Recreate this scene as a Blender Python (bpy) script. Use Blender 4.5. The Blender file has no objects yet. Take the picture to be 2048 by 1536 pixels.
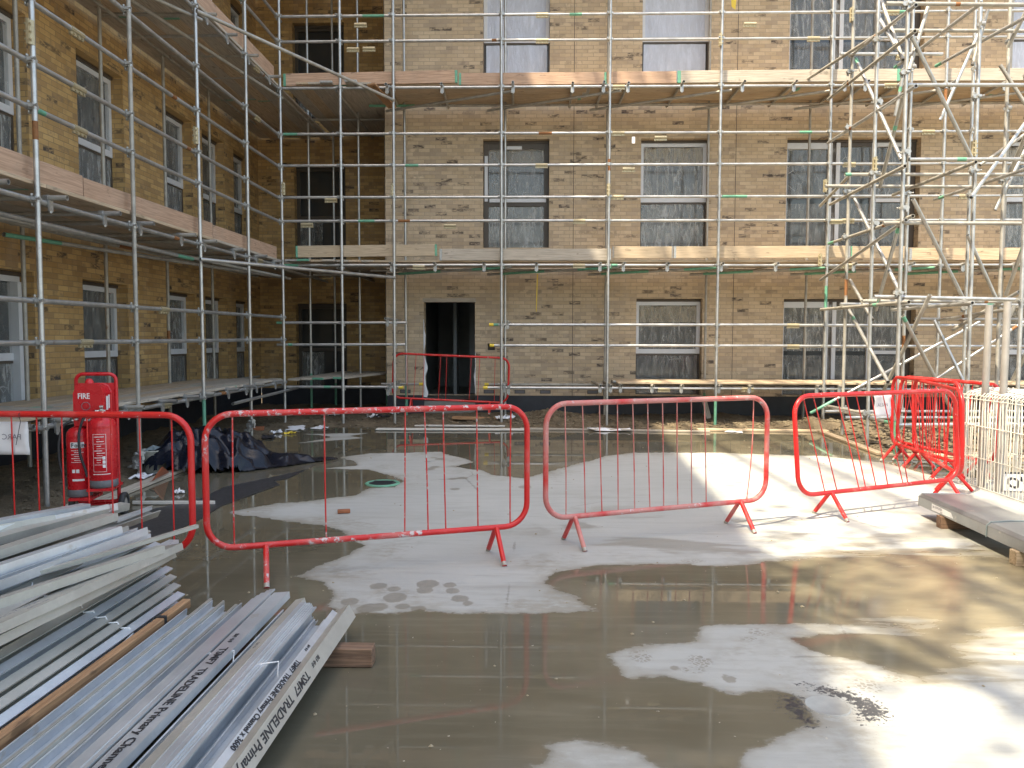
import bpy, math, random
import numpy as np
from mathutils import Vector, Matrix, noise as mnoise

random.seed(11)
R = math.radians
PI = math.pi
scene = bpy.context.scene
COL = scene.collection

# ------------------------------------------------------------------ camera, sky, sun, exposure
F_PX = 1538.0                                    # focal length in pixels of a 2048 wide frame
CAM = Vector((0.0, 0.0, 1.6))
PITCH, YAW, ROLL = R(3.27), R(1.34), R(0.12)
cam_rot = Matrix.Rotation(YAW, 3, 'Z') @ Matrix.Rotation(PI / 2 - PITCH, 3, 'X') @ Matrix.Rotation(ROLL, 3, 'Z')
cam_data = bpy.data.cameras.new("camera")
cam_data.sensor_width = 36.0
cam_data.lens = F_PX / 2048 * 36
cam_data.clip_start = 0.05
cam_data.clip_end = 1000
cam = bpy.data.objects.new("camera", cam_data)
cam.matrix_world = Matrix.Translation(CAM) @ cam_rot.to_4x4()
COL.objects.link(cam)
scene.camera = cam

SUN_DIR = Vector((0.40, 0.36, -1.0)).normalized()        # the way the light travels
world = bpy.data.worlds.new("World")
scene.world = world
world.use_nodes = True
wn = world.node_tree
sky = wn.nodes.new('ShaderNodeTexSky')
sky.sky_type = 'NISHITA'
sky.sun_disc = False
sky.sun_elevation = math.asin(-SUN_DIR.z)
sky.sun_rotation = math.atan2(-SUN_DIR.x, -SUN_DIR.y) % (2 * PI)
sky.air_density = 1.0
sky.dust_density = 2.5
bg = wn.nodes['Background']
tint = wn.nodes.new('ShaderNodeMix'); tint.data_type = 'RGBA'; tint.blend_type = 'MULTIPLY'
tint.inputs[0].default_value = 1.0; tint.inputs[7].default_value = (1.10, 1.0, 0.83, 1)      # warm tint on the sky light in place of white balance
wn.links.new(sky.outputs[0], tint.inputs[6]); wn.links.new(tint.outputs[2], bg.inputs[0])
bg.inputs[1].default_value = 0.15

sun_data = bpy.data.lights.new("sun", 'SUN')
sun_data.energy = 3.1
sun_data.angle = R(0.53)
sun_data.color = (1.0, 0.88, 0.66)
sun = bpy.data.objects.new("sun", sun_data)
sun.rotation_euler = SUN_DIR.to_track_quat('-Z', 'Y').to_euler()
sun.location = (-8, -8, 25)
COL.objects.link(sun)

scene.view_settings.view_transform = 'Standard'
scene.view_settings.look = 'None'
scene.view_settings.exposure = 1.95
scene.view_settings.gamma = 1.0
scene.cycles.max_bounces = 8
scene.cycles.transparent_max_bounces = 12
scene.cycles.sample_clamp_indirect = 6.0
scene.cycles.use_denoising = True


# ------------------------------------------------------------------ where a pixel of the photograph lies in the place
def ray(px, py):
    return (cam_rot @ Vector(((px - 1024) / F_PX, -(py - 768) / F_PX, -1.0)))


def gp(px, py, z=0.0):
    d = ray(px, py); t = (z - CAM.z) / d.z
    return CAM + d * t


def at_y(px, py, Y):
    d = ray(px, py); return CAM + d * (Y / d.y)


def at_x(px, py, X):
    d = ray(px, py); return CAM + d * (X / d.x)


# ------------------------------------------------------------------ node helpers
def new_mat(name):
    m = bpy.data.materials.new(name); m.use_nodes = True
    nt = m.node_tree
    return m, nt, nt.nodes['Principled BSDF']


class G:
    """tiny helper for building node graphs"""
    def __init__(s, nt): s.nt = nt

    def n(s, t, **kw):
        nd = s.nt.nodes.new(t)
        for k, v in kw.items(): setattr(nd, k, v)
        return nd

    def link(s, a, b): s.nt.links.new(a, b)

    def put(s, sock, v):
        if hasattr(v, 'is_output') or isinstance(v, bpy.types.NodeSocket): s.link(v, sock)
        else:
            if isinstance(v, (tuple, list)) and len(v) == 3 and sock.type == 'RGBA': v = (*v, 1)
            sock.default_value = v

    def m(s, op, a, b=0.0, c=0.0):
        nd = s.n('ShaderNodeMath', operation=op)
        s.put(nd.inputs[0], a); s.put(nd.inputs[1], b); s.put(nd.inputs[2], c)
        return nd.outputs[0]

    def mix(s, f, a, b, blend='MIX'):
        nd = s.n('ShaderNodeMix', data_type='RGBA', blend_type=blend)
        s.put(nd.inputs[0], f); s.put(nd.inputs[6], a); s.put(nd.inputs[7], b)
        return nd.outputs[2]

    def mixf(s, f, a, b):
        nd = s.n('ShaderNodeMix', data_type='FLOAT')
        s.put(nd.inputs[0], f); s.put(nd.inputs[2], a); s.put(nd.inputs[3], b)
        return nd.outputs[0]

    def noise(s, vec, scale, detail=3.0, rough=0.55, dist=0.0):
        nd = s.n('ShaderNodeTexNoise')
        if vec is not None: s.link(vec, nd.inputs['Vector'])
        nd.inputs['Scale'].default_value = scale
        nd.inputs['Detail'].default_value = detail
        nd.inputs['Roughness'].default_value = rough
        nd.inputs['Distortion'].default_value = dist
        return nd.outputs['Fac']

    def step(s, x, lo, hi):
        nd = s.n('ShaderNodeMapRange', interpolation_type='SMOOTHSTEP')
        s.put(nd.inputs[0], x); s.put(nd.inputs[1], lo); s.put(nd.inputs[2], hi)
        return nd.outputs[0]

    def scale(s, vec, sc):
        nd = s.n('ShaderNodeMapping')
        s.link(vec, nd.inputs['Vector']); nd.inputs['Scale'].default_value = sc
        return nd.outputs[0]

    def obj(s): return s.n('ShaderNodeTexCoord').outputs['Object']

    def rand(s): return s.n('ShaderNodeObjectInfo').outputs['Random']

    def attr(s, name): return s.n('ShaderNodeAttribute', attribute_name=name).outputs['Fac']

    def bump(s, h, strength, dist):
        nd = s.n('ShaderNodeBump')
        s.put(nd.inputs['Strength'], strength); nd.inputs['Distance'].default_value = dist
        s.link(h, nd.inputs['Height'])
        return nd.outputs[0]


def plain(name, col, rough=0.6, metal=0.0, var=0.12, scale=9.0, spec=0.5):
    m, nt, p = new_mat(name); g = G(nt)
    v = g.obj()
    f = g.noise(v, scale, 4)
    c = g.mix(f, tuple(x * (1 - var * 1.6) for x in col), tuple(min(1, x * (1 + var * 1.6)) for x in col))
    g.put(p.inputs['Base Color'], c)
    g.put(p.inputs['Roughness'], g.mixf(g.noise(v, scale * 3, 2), max(0.02, rough - 0.1), min(1, rough + 0.1)))
    p.inputs['Metallic'].default_value = metal
    p.inputs['Specular IOR Level'].default_value = spec
    return m


def mat_galv(name, lo, hi, metal=0.7, rough=0.42, mottle=7.0, dirt=1.0):
    m, nt, p = new_mat(name); g = G(nt)
    v = g.obj(); r = g.rand()
    big = g.noise(v, mottle, 4, 0.6)
    fine = g.noise(v, 60, 2)
    c = g.mix(g.step(big, 0.3, 0.7), lo, hi)
    c = g.mix(g.m('MULTIPLY', fine, 0.35), c, tuple(x * 0.7 for x in lo))
    c = g.mix(g.m('MULTIPLY', r, 0.35 * dirt), c, (0.40, 0.375, 0.33))          # dusty tubes
    c = g.mix(g.m('MULTIPLY', g.step(g.noise(v, 3.3, 5, 0.7), 0.66, 0.74), 0.75 * dirt), c, (0.22, 0.12, 0.07))   # rust and cement marks
    c = g.mix(g.m('MULTIPLY', g.step(g.noise(v, 5.1, 4, 0.65), 0.64, 0.70), 0.7), c, (0.52, 0.50, 0.46))
    g.put(p.inputs['Base Color'], c)
    g.put(p.inputs['Metallic'], metal)
    g.put(p.inputs['Roughness'], g.mixf(big, rough - 0.08, rough + 0.14))
    return m


M = {}
M['galv'] = mat_galv('galvanised_tube', (0.42, 0.425, 0.425), (0.62, 0.625, 0.625), 0.75, 0.36)
M['galv_dark'] = mat_galv('weathered_tube', (0.30, 0.285, 0.255), (0.47, 0.45, 0.405), 0.35, 0.5)
M['stud'] = mat_galv('galvanised_stud', (0.56, 0.60, 0.64), (0.72, 0.76, 0.80), 0.55, 0.34, 3.0, 0.25)
M['stud_dull'] = mat_galv('dull_stud', (0.42, 0.41, 0.37), (0.54, 0.53, 0.48), 0.4, 0.45, 3.0, 0.3)
M['tray'] = mat_galv('grey_tray', (0.27, 0.285, 0.30), (0.36, 0.375, 0.39), 0.7, 0.36, 3.0, 0.2)
M['plug'] = plain('plug_concrete', (0.36, 0.36, 0.34), 0.8, 0, 0.15, 14)
M['green'] = plain('green_band_paint', (0.13, 0.34, 0.23), 0.5, 0, 0.25, 14)
M['blue'] = plain('blue_band_paint', (0.08, 0.25, 0.45), 0.5)
M['rust'] = plain('rust', (0.25, 0.11, 0.04), 0.75, 0.1, 0.3, 25)
M['brass'] = plain('yellow_passivated_steel', (0.44, 0.38, 0.25), 0.45, 0.5, 0.2, 30)
M['coupler'] = plain('coupler_steel', (0.42, 0.42, 0.41), 0.45, 0.7, 0.25, 40)
M['yellow'] = plain('yellow_plastic', (0.75, 0.55, 0.05), 0.5)
M['white_frame'] = plain('window_frame_paint', (0.62, 0.64, 0.68), 0.4, 0, 0.05)
M['dark_frame'] = plain('window_frame_dark', (0.075, 0.062, 0.05), 0.5, 0, 0.15)
M['paper'] = plain('paper', (0.72, 0.72, 0.74), 0.8, 0, 0.06)
M['white'] = plain('white_print', (0.78, 0.78, 0.78), 0.6, 0, 0.03)
M['ink'] = plain('black_ink', (0.025, 0.025, 0.03), 0.6, 0, 0.1)
M['ink_soft'] = plain('faded_ink', (0.22, 0.22, 0.25), 0.7, 0, 0.1)
M['rubber'] = plain('rubber', (0.03, 0.03, 0.032), 0.6)
M['base_grey'] = plain('extinguisher_foot', (0.13, 0.13, 0.14), 0.55)
M['dpc'] = plain('bitumen_plinth', (0.022, 0.025, 0.034), 0.5, 0, 0.3, 6)
M['dark_room'] = plain('dark_interior', (0.24, 0.26, 0.27), 0.85, 0, 0.25, 1.2)
M['room_floor'] = plain('screed', (0.22, 0.22, 0.2), 0.7, 0, 0.15, 4)
M['wire_white'] = plain('white_coated_wire', (0.80, 0.77, 0.68), 0.45, 0, 0.08)
M['post_grey'] = plain('grey_post', (0.36, 0.34, 0.32), 0.5, 0.35, 0.2, 5)
M['orange'] = plain('orange_sheet', (0.40, 0.12, 0.06), 0.55, 0, 0.2)
M['board_white'] = plain('white_board', (0.60, 0.58, 0.53), 0.7, 0, 0.14, 5)
M['bucket'] = plain('bucket_steel', (0.42, 0.42, 0.37), 0.55, 0.3, 0.25, 12)
M['strap_grey'] = plain('strap_grey', (0.16, 0.2, 0.21), 0.5)
M['joint'] = plain('joint_sealant', (0.10, 0.085, 0.07), 0.8)
M['brick_red'] = plain('red_brick', (0.30, 0.11, 0.05), 0.85, 0, 0.25, 20)
M['tarmac_dark'] = plain('black_membrane', (0.035, 0.036, 0.04), 0.4, 0, 0.3, 8)


def mat_red(name, wear, dust):
    m, nt, p = new_mat(name); g = G(nt)
    v = g.obj()
    c = g.mix(g.noise(v, 5, 4), (0.52, 0.012, 0.014), (0.64, 0.025, 0.022))
    d = g.step(g.noise(v, 2.6, 5, 0.65), 0.58 - dust * 0.3, 0.75 - dust * 0.18)
    c = g.mix(g.m('MULTIPLY', d, 0.2 + 0.65 * dust), c, (0.52, 0.30, 0.27))
    ch = g.m('MULTIPLY', g.step(g.noise(v, 21, 5, 0.75), 0.70 - wear * 0.12, 0.725 - wear * 0.12),
             g.step(g.noise(v, 2.4, 3), 0.47, 0.60))
    c = g.mix(ch, c, (0.55, 0.50, 0.50))
    g.put(p.inputs['Base Color'], c)
    g.put(p.inputs['Roughness'], g.mixf(d, 0.32, 0.62))
    g.put(p.inputs['Normal'], g.bump(ch, 0.4, 0.001))
    return m


M['red_worn'] = mat_red('red_paint_chipped', 1.25, 0.32)
M['red_dusty'] = mat_red('red_paint_dusty', 0.8, 0.85)
M['red_clean'] = mat_red('red_paint', 0.6, 0.16)
M['red_gloss'] = plain('red_gloss', (0.55, 0.012, 0.02), 0.28, 0, 0.08, 4)


def mat_wood(name, a, b, dirt=0.3):
    m, nt, p = new_mat(name); g = G(nt)
    v = g.obj(); r = g.rand()
    off = g.n('ShaderNodeVectorMath', operation='ADD')
    g.link(v, off.inputs[0])
    comb = g.n('ShaderNodeCombineXYZ')
    g.put(comb.inputs[0], g.m('MULTIPLY', r, 37.0)); g.put(comb.inputs[2], g.m('MULTIPLY', r, 11.0))
    g.link(comb.outputs[0], off.inputs[1])
    vv = off.outputs[0]
    grain = g.noise(g.scale(vv, (0.9, 24, 24)), 3.0, 5, 0.6, 0.6)
    c = g.mix(g.step(grain, 0.32, 0.68), tuple(x * 0.82 for x in a), tuple(min(1, x * 1.08) for x in b))
    c = g.mix(g.m('MULTIPLY', g.step(g.noise(g.scale(vv, (1, 2.5, 2.5)), 5, 3), 0.62, 0.72), 0.7), c, tuple(x * 0.35 for x in a))
    c = g.mix(g.m('MULTIPLY', g.step(g.noise(vv, 1.6, 5, 0.7), 0.45, 0.8), dirt), c, (0.33, 0.30, 0.26))
    c = g.mix(g.m('MULTIPLY', r, 0.35), c, tuple(x * 0.62 for x in b))
    g.put(p.inputs['Base Color'], c)
    p.inputs['Roughness'].default_value = 0.75
    g.put(p.inputs['Normal'], g.bump(grain, 0.25, 0.002))
    return m


M['wood_pink'] = mat_wood('new_timber', (0.42, 0.265, 0.175), (0.54, 0.36, 0.25), 0.3)
M['wood'] = mat_wood('scaffold_timber', (0.44, 0.32, 0.21), (0.58, 0.45, 0.31), 0.4)
M['wood_pale'] = mat_wood('pale_timber', (0.45, 0.345, 0.23), (0.57, 0.45, 0.31), 0.4)
M['wood_old'] = mat_wood('dusty_timber', (0.40, 0.345, 0.275), (0.53, 0.465, 0.385), 0.6)
M['wood_dark'] = mat_wood('dark_timber', (0.13, 0.075, 0.045), (0.24, 0.14, 0.085), 0.2)
M['wood_brown'] = mat_wood('brown_timber', (0.30, 0.16, 0.075), (0.42, 0.24, 0.12), 0.1)


def mat_brick(name, ca, cb, cc, mortar, dark=0.07, seed=0.0):
    m, nt, p = new_mat(name); g = G(nt)
    v = g.obj()
    sx = g.n('ShaderNodeSeparateXYZ'); g.link(v, sx.inputs[0])
    geo = g.n('ShaderNodeNewGeometry')
    sn = g.n('ShaderNodeSeparateXYZ'); g.link(geo.outputs['True Normal'], sn.inputs[0])
    side = g.m('GREATER_THAN', g.m('ABSOLUTE', sn.outputs[0]), 0.5)
    u = g.mixf(side, sx.outputs[0], sx.outputs[1])
    z = g.m('DIVIDE', sx.outputs[2], 0.075)
    row = g.m('FLOOR', z); fz = g.m('FRACT', z)
    uu = g.m('ADD', g.m('DIVIDE', u, 0.2275), g.m('MULTIPLY', g.m('MODULO', g.m('ADD', row, 200.0), 2.0), 0.5))
    col = g.m('FLOOR', uu); fu = g.m('FRACT', uu)
    cv = g.n('ShaderNodeCombineXYZ')
    g.put(cv.inputs[0], g.m('ADD', col, seed)); g.put(cv.inputs[1], row); g.put(cv.inputs[2], side)
    wnz = g.n('ShaderNodeTexWhiteNoise', noise_dimensions='3D'); g.link(cv.outputs[0], wnz.inputs['Vector'])
    rnd = wnz.outputs['Value']
    sc = g.n('ShaderNodeSeparateColor'); g.link(wnz.outputs['Color'], sc.inputs[0])
    r2, r3 = sc.outputs[1], sc.outputs[2]
    patch = g.noise(v, 9, 4, 0.65)
    patch2 = g.noise(v, 1.1, 3)
    c = g.mix(r2, ca, cb)
    c = g.mix(g.m('MULTIPLY', g.step(r3, 0.62, 0.95), 0.8), c, cc)
    c = g.mix(g.m('MULTIPLY', g.step(patch, 0.42, 0.72), 0.30), c, tuple(x * 0.62 for x in ca))
    c = g.mix(g.m('MULTIPLY', g.step(patch2, 0.4, 0.7), 0.18), c, tuple(min(1, x * 1.3) for x in cb))
    dk = g.m('GREATER_THAN', rnd, 1 - dark)
    dk = g.m('MULTIPLY', dk, g.step(g.noise(g.scale(v, (6, 6, 17)), 1.5, 4, 0.7), 0.36, 0.60))
    c = g.mix(g.m('MULTIPLY', dk, g.mixf(r3, 0.65, 0.95)), c, (0.055, 0.045, 0.042))
    dk2 = g.m('MULTIPLY', g.m('LESS_THAN', rnd, 0.10), g.step(patch, 0.45, 0.6))
    c = g.mix(g.m('MULTIPLY', dk2, 0.35), c, (0.17, 0.14, 0.115))
    e = g.m('MINIMUM', g.m('MULTIPLY', g.m('MINIMUM', fz, g.m('SUBTRACT', 1.0, fz)), 0.075),
            g.m('MULTIPLY', g.m('MINIMUM', fu, g.m('SUBTRACT', 1.0, fu)), 0.2275))
    mort = g.m('SUBTRACT', 1.0, g.step(g.m('ADD', e, g.m('MULTIPLY', g.m('SUBTRACT', g.noise(v, 60, 2), 0.5), 0.005)), 0.0028, 0.0062))
    c = g.mix(mort, c, mortar)
    c = g.mix(g.m('MULTIPLY', g.step(g.noise(g.scale(v, (1.5, 1.5, 0.35)), 1.2, 4, 0.65), 0.52, 0.75), 0.16), c, (0.52, 0.48, 0.43))
    g.put(p.inputs['Base Color'], c)
    p.inputs['Roughness'].default_value = 0.88
    h = g.m('ADD', g.m('MULTIPLY', mort, -1.0), g.m('MULTIPLY', g.noise(v, 45, 3), 0.35))
    g.put(p.inputs['Normal'], g.bump(h, 0.6, 0.006))
    return m


M['brick_buff'] = mat_brick('buff_brick', (0.475, 0.365, 0.24), (0.59, 0.47, 0.325), (0.40, 0.315, 0.23), (0.37, 0.30, 0.225), 0.065)
M['brick_gold'] = mat_brick('golden_brick', (0.40, 0.25, 0.10), (0.58, 0.39, 0.17), (0.32, 0.205, 0.10), (0.31, 0.22, 0.12), 0.065, 31.0)


def mat_glass():
    m, nt, p = new_mat('window_glass'); g = G(nt)
    v = g.obj()
    c = g.mix(g.noise(v, 0.9, 3), (0.018, 0.022, 0.026), (0.055, 0.062, 0.066))
    g.put(p.inputs['Base Color'], c)
    p.inputs['Roughness'].default_value = 0.06
    p.inputs['Specular IOR Level'].default_value = 0.65
    g.put(p.inputs['Normal'], g.bump(g.noise(v, 0.8, 1), 0.15, 0.02))
    return m


def mat_film(name, col, a_lo, a_hi, warm):
    m, nt, p = new_mat(name); g = G(nt)
    v = g.obj()
    st = g.noise(g.scale(v, (5, 5, 1.0)), 2.2, 6, 0.7, 1.2)
    cr = g.n('ShaderNodeTexVoronoi', feature='DISTANCE_TO_EDGE'); g.link(g.scale(v, (2.4, 2.4, 1.1)), cr.inputs['Vector'])
    cr.inputs['Scale'].default_value = 2.3
    line = g.m('MULTIPLY', g.m('SUBTRACT', 1.0, g.step(g.m('ADD', cr.outputs['Distance'], g.m('MULTIPLY', st, 0.05)), 0.015, 0.06)), g.step(g.noise(v, 2.0, 3), 0.5, 0.65))
    a = g.m('MULTIPLY', g.mixf(g.step(st, 0.40, 0.72), a_lo, a_hi), g.mixf(g.rand(), 0.55 + 0.4 * (a_lo > 0.5), 1.25 - 0.25 * (a_lo > 0.5)))
    a = g.m('MAXIMUM', a, g.m('MULTIPLY', line, min(1.0, a_hi + 0.05)))
    g.put(p.inputs['Base Color'], g.mix(g.noise(v, 1.3, 3), col, warm))
    p.inputs['Roughness'].default_value = 0.26
    p.inputs['Specular IOR Level'].default_value = 0.6
    g.put(p.inputs['Alpha'], a)
    g.put(p.inputs['Normal'], g.bump(g.noise(g.scale(v, (3, 3, 0.8)), 3.0, 5, 0.7, 1.5), 0.6, 0.03))
    return m


M['glass'] = mat_glass()
M['film'] = mat_film('clear_plastic_sheet', (0.66, 0.70, 0.74), 0.14, 0.54, (0.64, 0.63, 0.58))
M['film_sky'] = mat_film('sky_pale_film', (0.68, 0.72, 0.84), 0.80, 0.97, (0.60, 0.65, 0.78))  # pale film colour stands in for bright sky reflected in the top windows
M['film_brown'] = mat_film('brown_plastic_sheet', (0.46, 0.42, 0.34), 0.35, 0.75, (0.40, 0.36, 0.28))


def mat_black_plastic():
    m, nt, p = new_mat('black_plastic_sheet'); g = G(nt)
    v = g.obj()
    g.put(p.inputs['Base Color'], g.mix(g.step(g.noise(v, 3.2, 5, 0.65), 0.68, 0.80), (0.006, 0.008, 0.016), (0.07, 0.065, 0.06)))
    p.inputs['Roughness'].default_value = 0.2
    p.inputs['Specular IOR Level'].default_value = 0.35
    g.put(p.inputs['Normal'], g.bump(g.noise(v, 6, 3, 0.5, 1.5), 0.35, 0.03))
    return m


M['black_plastic'] = mat_black_plastic()


def mat_slab():
    m, nt, p = new_mat('concrete_slab'); g = G(nt)
    v = g.obj()
    sd = g.attr('dry')
    n1 = g.m('SUBTRACT', g.noise(v, 2.4, 4, 0.6), 0.5)
    n2 = g.m('SUBTRACT', g.noise(g.scale(v, (1, 1.6, 1)), 11, 4, 0.65), 0.5)
    val = g.m('ADD', sd, g.m('ADD', g.m('MULTIPLY', n1, 0.20), g.m('MULTIPLY', n2, 0.09)))
    soft = g.attr('soft')
    smear = g.m('MULTIPLY', g.m('SUBTRACT', g.noise(g.scale(v, (0.6, 3.0, 1)), 2.0, 5, 0.65, 0.5), 0.5), g.m('MULTIPLY', soft, 1.5))
    val = g.m('ADD', val, smear)
    wet = g.m('SUBTRACT', 1.0, g.step(val, g.m('MULTIPLY_ADD', soft, -0.22, -0.034), g.m('MULTIPLY_ADD', soft, 0.22, 0.024)))
    # damp marks inside the dry patches
    damp = g.m('MULTIPLY', g.step(g.noise(g.scale(v, (0.55, 1.25, 1)), 1.55, 5, 0.6, 0.4), 0.515, 0.60), g.attr('damp'))
    spots = g.step(g.m('ADD', g.attr('spot'), g.m('MULTIPLY', n2, 0.05)), 0.0, 0.012)
    vor = g.n('ShaderNodeTexVoronoi', feature='DISTANCE_TO_EDGE'); g.link(v, vor.inputs['Vector']); vor.inputs['Scale'].default_value = 38
    prints = g.m('MULTIPLY', g.step(g.attr('print'), 0.0, 0.03), g.step(g.m('ADD', vor.outputs['Distance'], g.m('MULTIPLY', n2, 0.2)), 0.10, 0.16))
    moist = g.m('MAXIMUM', g.m('MAXIMUM', g.m('MULTIPLY', damp, 0.8), spots), prints)
    deep = g.m('SUBTRACT', 1.0, g.step(g.m('ADD', sd, g.m('MULTIPLY', n1, 0.5)), -0.42, -0.04))
    # dry concrete: trowel streaks, blotches, pock marks
    streak = g.noise(g.scale(v, (0.8, 7, 1)), 2.2, 5, 0.62, 0.4)
    dry = g.mix(g.noise(v, 0.9, 4), (0.35, 0.353, 0.335), (0.475, 0.478, 0.455))
    dry = g.mix(g.m('MULTIPLY', g.step(streak, 0.46, 0.72), 0.32), dry, (0.27, 0.26, 0.23))
    dry = g.mix(g.m('MULTIPLY', g.step(g.noise(v, 85, 2), 0.66, 0.72), 0.30), dry, (0.24, 0.235, 0.22))
    edge = g.m('MULTIPLY', g.m('SUBTRACT', 1.0, g.step(g.m('ABSOLUTE', g.m('SUBTRACT', val, 0.02)), 0.0, 0.06)), 0.28)
    dry = g.mix(edge, dry, (0.29, 0.27, 0.22))
    wetc = g.mix(g.noise(g.scale(v, (0.7, 1.6, 1)), 1.8, 5, 0.6), (0.108, 0.096, 0.066), (0.185, 0.166, 0.120))
    wetc = g.mix(g.m('MULTIPLY', g.step(streak, 0.48, 0.68), 0.3), wetc, (0.215, 0.195, 0.145))
    wetc = g.mix(g.m('MULTIPLY', deep, 0.35), wetc, (0.097, 0.085, 0.058))
    wetc = g.mix(g.m('MULTIPLY', soft, 0.8), wetc, g.mix(g.noise(g.scale(v, (0.7, 2.6, 1)), 2.6, 5, 0.65, 0.4), (0.15, 0.125, 0.075), (0.31, 0.27, 0.185)))
    silt = g.m('MULTIPLY', g.m('SUBTRACT', 1.0, g.step(g.m('ADD', val, g.m('MULTIPLY', n2, 1.1)), 0.0, 0.40)), g.step(g.noise(v, 1.7, 4, 0.6), 0.38, 0.66))
    dry = g.mix(g.m('MULTIPLY', silt, 0.62), dry, (0.245, 0.218, 0.165))
    c = g.mix(g.m('MULTIPLY', moist, 0.62), dry, (0.185, 0.165, 0.125))
    c = g.mix(wet, c, wetc)
    # fine grit and pale specks
    c = g.mix(g.m('MULTIPLY', g.step(g.noise(v, 33, 2), 0.735, 0.76), 0.8), c, (0.5, 0.46, 0.38))
    cv = g.n('ShaderNodeTexVoronoi', feature='DISTANCE_TO_EDGE'); g.link(v, cv.inputs['Vector']); cv.inputs['Scale'].default_value = 0.45
    crack = g.m('MULTIPLY', g.m('SUBTRACT', 1.0, g.step(g.m('ADD', cv.outputs['Distance'], g.m('MULTIPLY', n2, 0.02)), 0.001, 0.005)), g.step(g.noise(v, 0.8, 2), 0.50, 0.6))
    c = g.mix(g.m('MULTIPLY', crack, 0.4), c, (0.12, 0.10, 0.075))
    # black paint
    stn = g.attr('stain')
    spk = g.noise(v, 42, 3, 0.7)
    sv = g.m('ADD', stn, g.m('ADD', g.m('MULTIPLY', n2, 0.09), g.m('MULTIPLY', g.m('SUBTRACT', spk, 0.5), 0.34)))
    stain = g.step(sv, 0.0, 0.02)
    c = g.mix(g.m('MULTIPLY', stain, 0.9), c, (0.030, 0.032, 0.042))
    g.put(p.inputs['Base Color'], c)
    rw = g.mixf(deep, 0.07, 0.012)
    rw = g.m('ADD', rw, g.m('MULTIPLY', g.step(g.noise(g.scale(v, (0.6, 2.2, 1)), 1.7, 4), 0.44, 0.66), 0.035))
    rr = g.mixf(g.m('MULTIPLY', moist, 0.75), 0.72, 0.42)
    rw = g.m('ADD', rw, g.m('MULTIPLY', soft, 0.20))
    rr = g.mixf(wet, rr, rw)
    rr = g.mixf(stain, rr, 0.28)
    g.put(p.inputs['Roughness'], rr)
    p.inputs['IOR'].default_value = 1.45
    hh = g.m('ADD', g.m('MULTIPLY', streak, 0.5), g.m('MULTIPLY', g.noise(v, 28, 3), 0.5))
    keep = g.mixf(wet, 0.30, g.mixf(deep, 0.012, 0.001))
    g.put(p.inputs['Normal'], g.bump(hh, keep, 0.012))
    return m


M['slab'] = mat_slab()


def mat_mud(name, a, b, c3):
    m, nt, p = new_mat(name); g = G(nt)
    v = g.obj()
    n = g.noise(v, 3.5, 6, 0.65); f = g.noise(v, 22, 5, 0.7)
    c = g.mix(g.step(n, 0.3, 0.7), a, b)
    c = g.mix(g.m('MULTIPLY', g.step(f, 0.5, 0.7), 0.6), c, c3)
    g.put(p.inputs['Base Color'], c)
    g.put(p.inputs['Roughness'], g.mixf(n, 0.5, 0.95))
    g.put(p.inputs['Normal'], g.bump(g.m('ADD', f, g.noise(v, 60, 3)), 0.9, 0.03))
    return m


M['mud'] = mat_mud('mud', (0.10, 0.075, 0.045), (0.185, 0.14, 0.085), (0.30, 0.245, 0.165))
M['clod'] = mat_mud('clods', (0.11, 0.085, 0.052), (0.20, 0.155, 0.10), (0.25, 0.20, 0.14))
M['straw'] = plain('straw_and_splinters', (0.32, 0.27, 0.18), 0.8, 0, 0.3, 3)
M['leaf'] = plain('leaves', (0.06, 0.11, 0.03), 0.6, 0, 0.4, 1.5)
M['bark'] = plain('bark', (0.10, 0.075, 0.05), 0.9, 0, 0.3, 12)
M['roof'] = plain('roof_edge', (0.3, 0.3, 0.3), 0.7)
M['hoard'] = plain('hoarding_ply', (0.42, 0.40, 0.36), 0.7)


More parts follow.
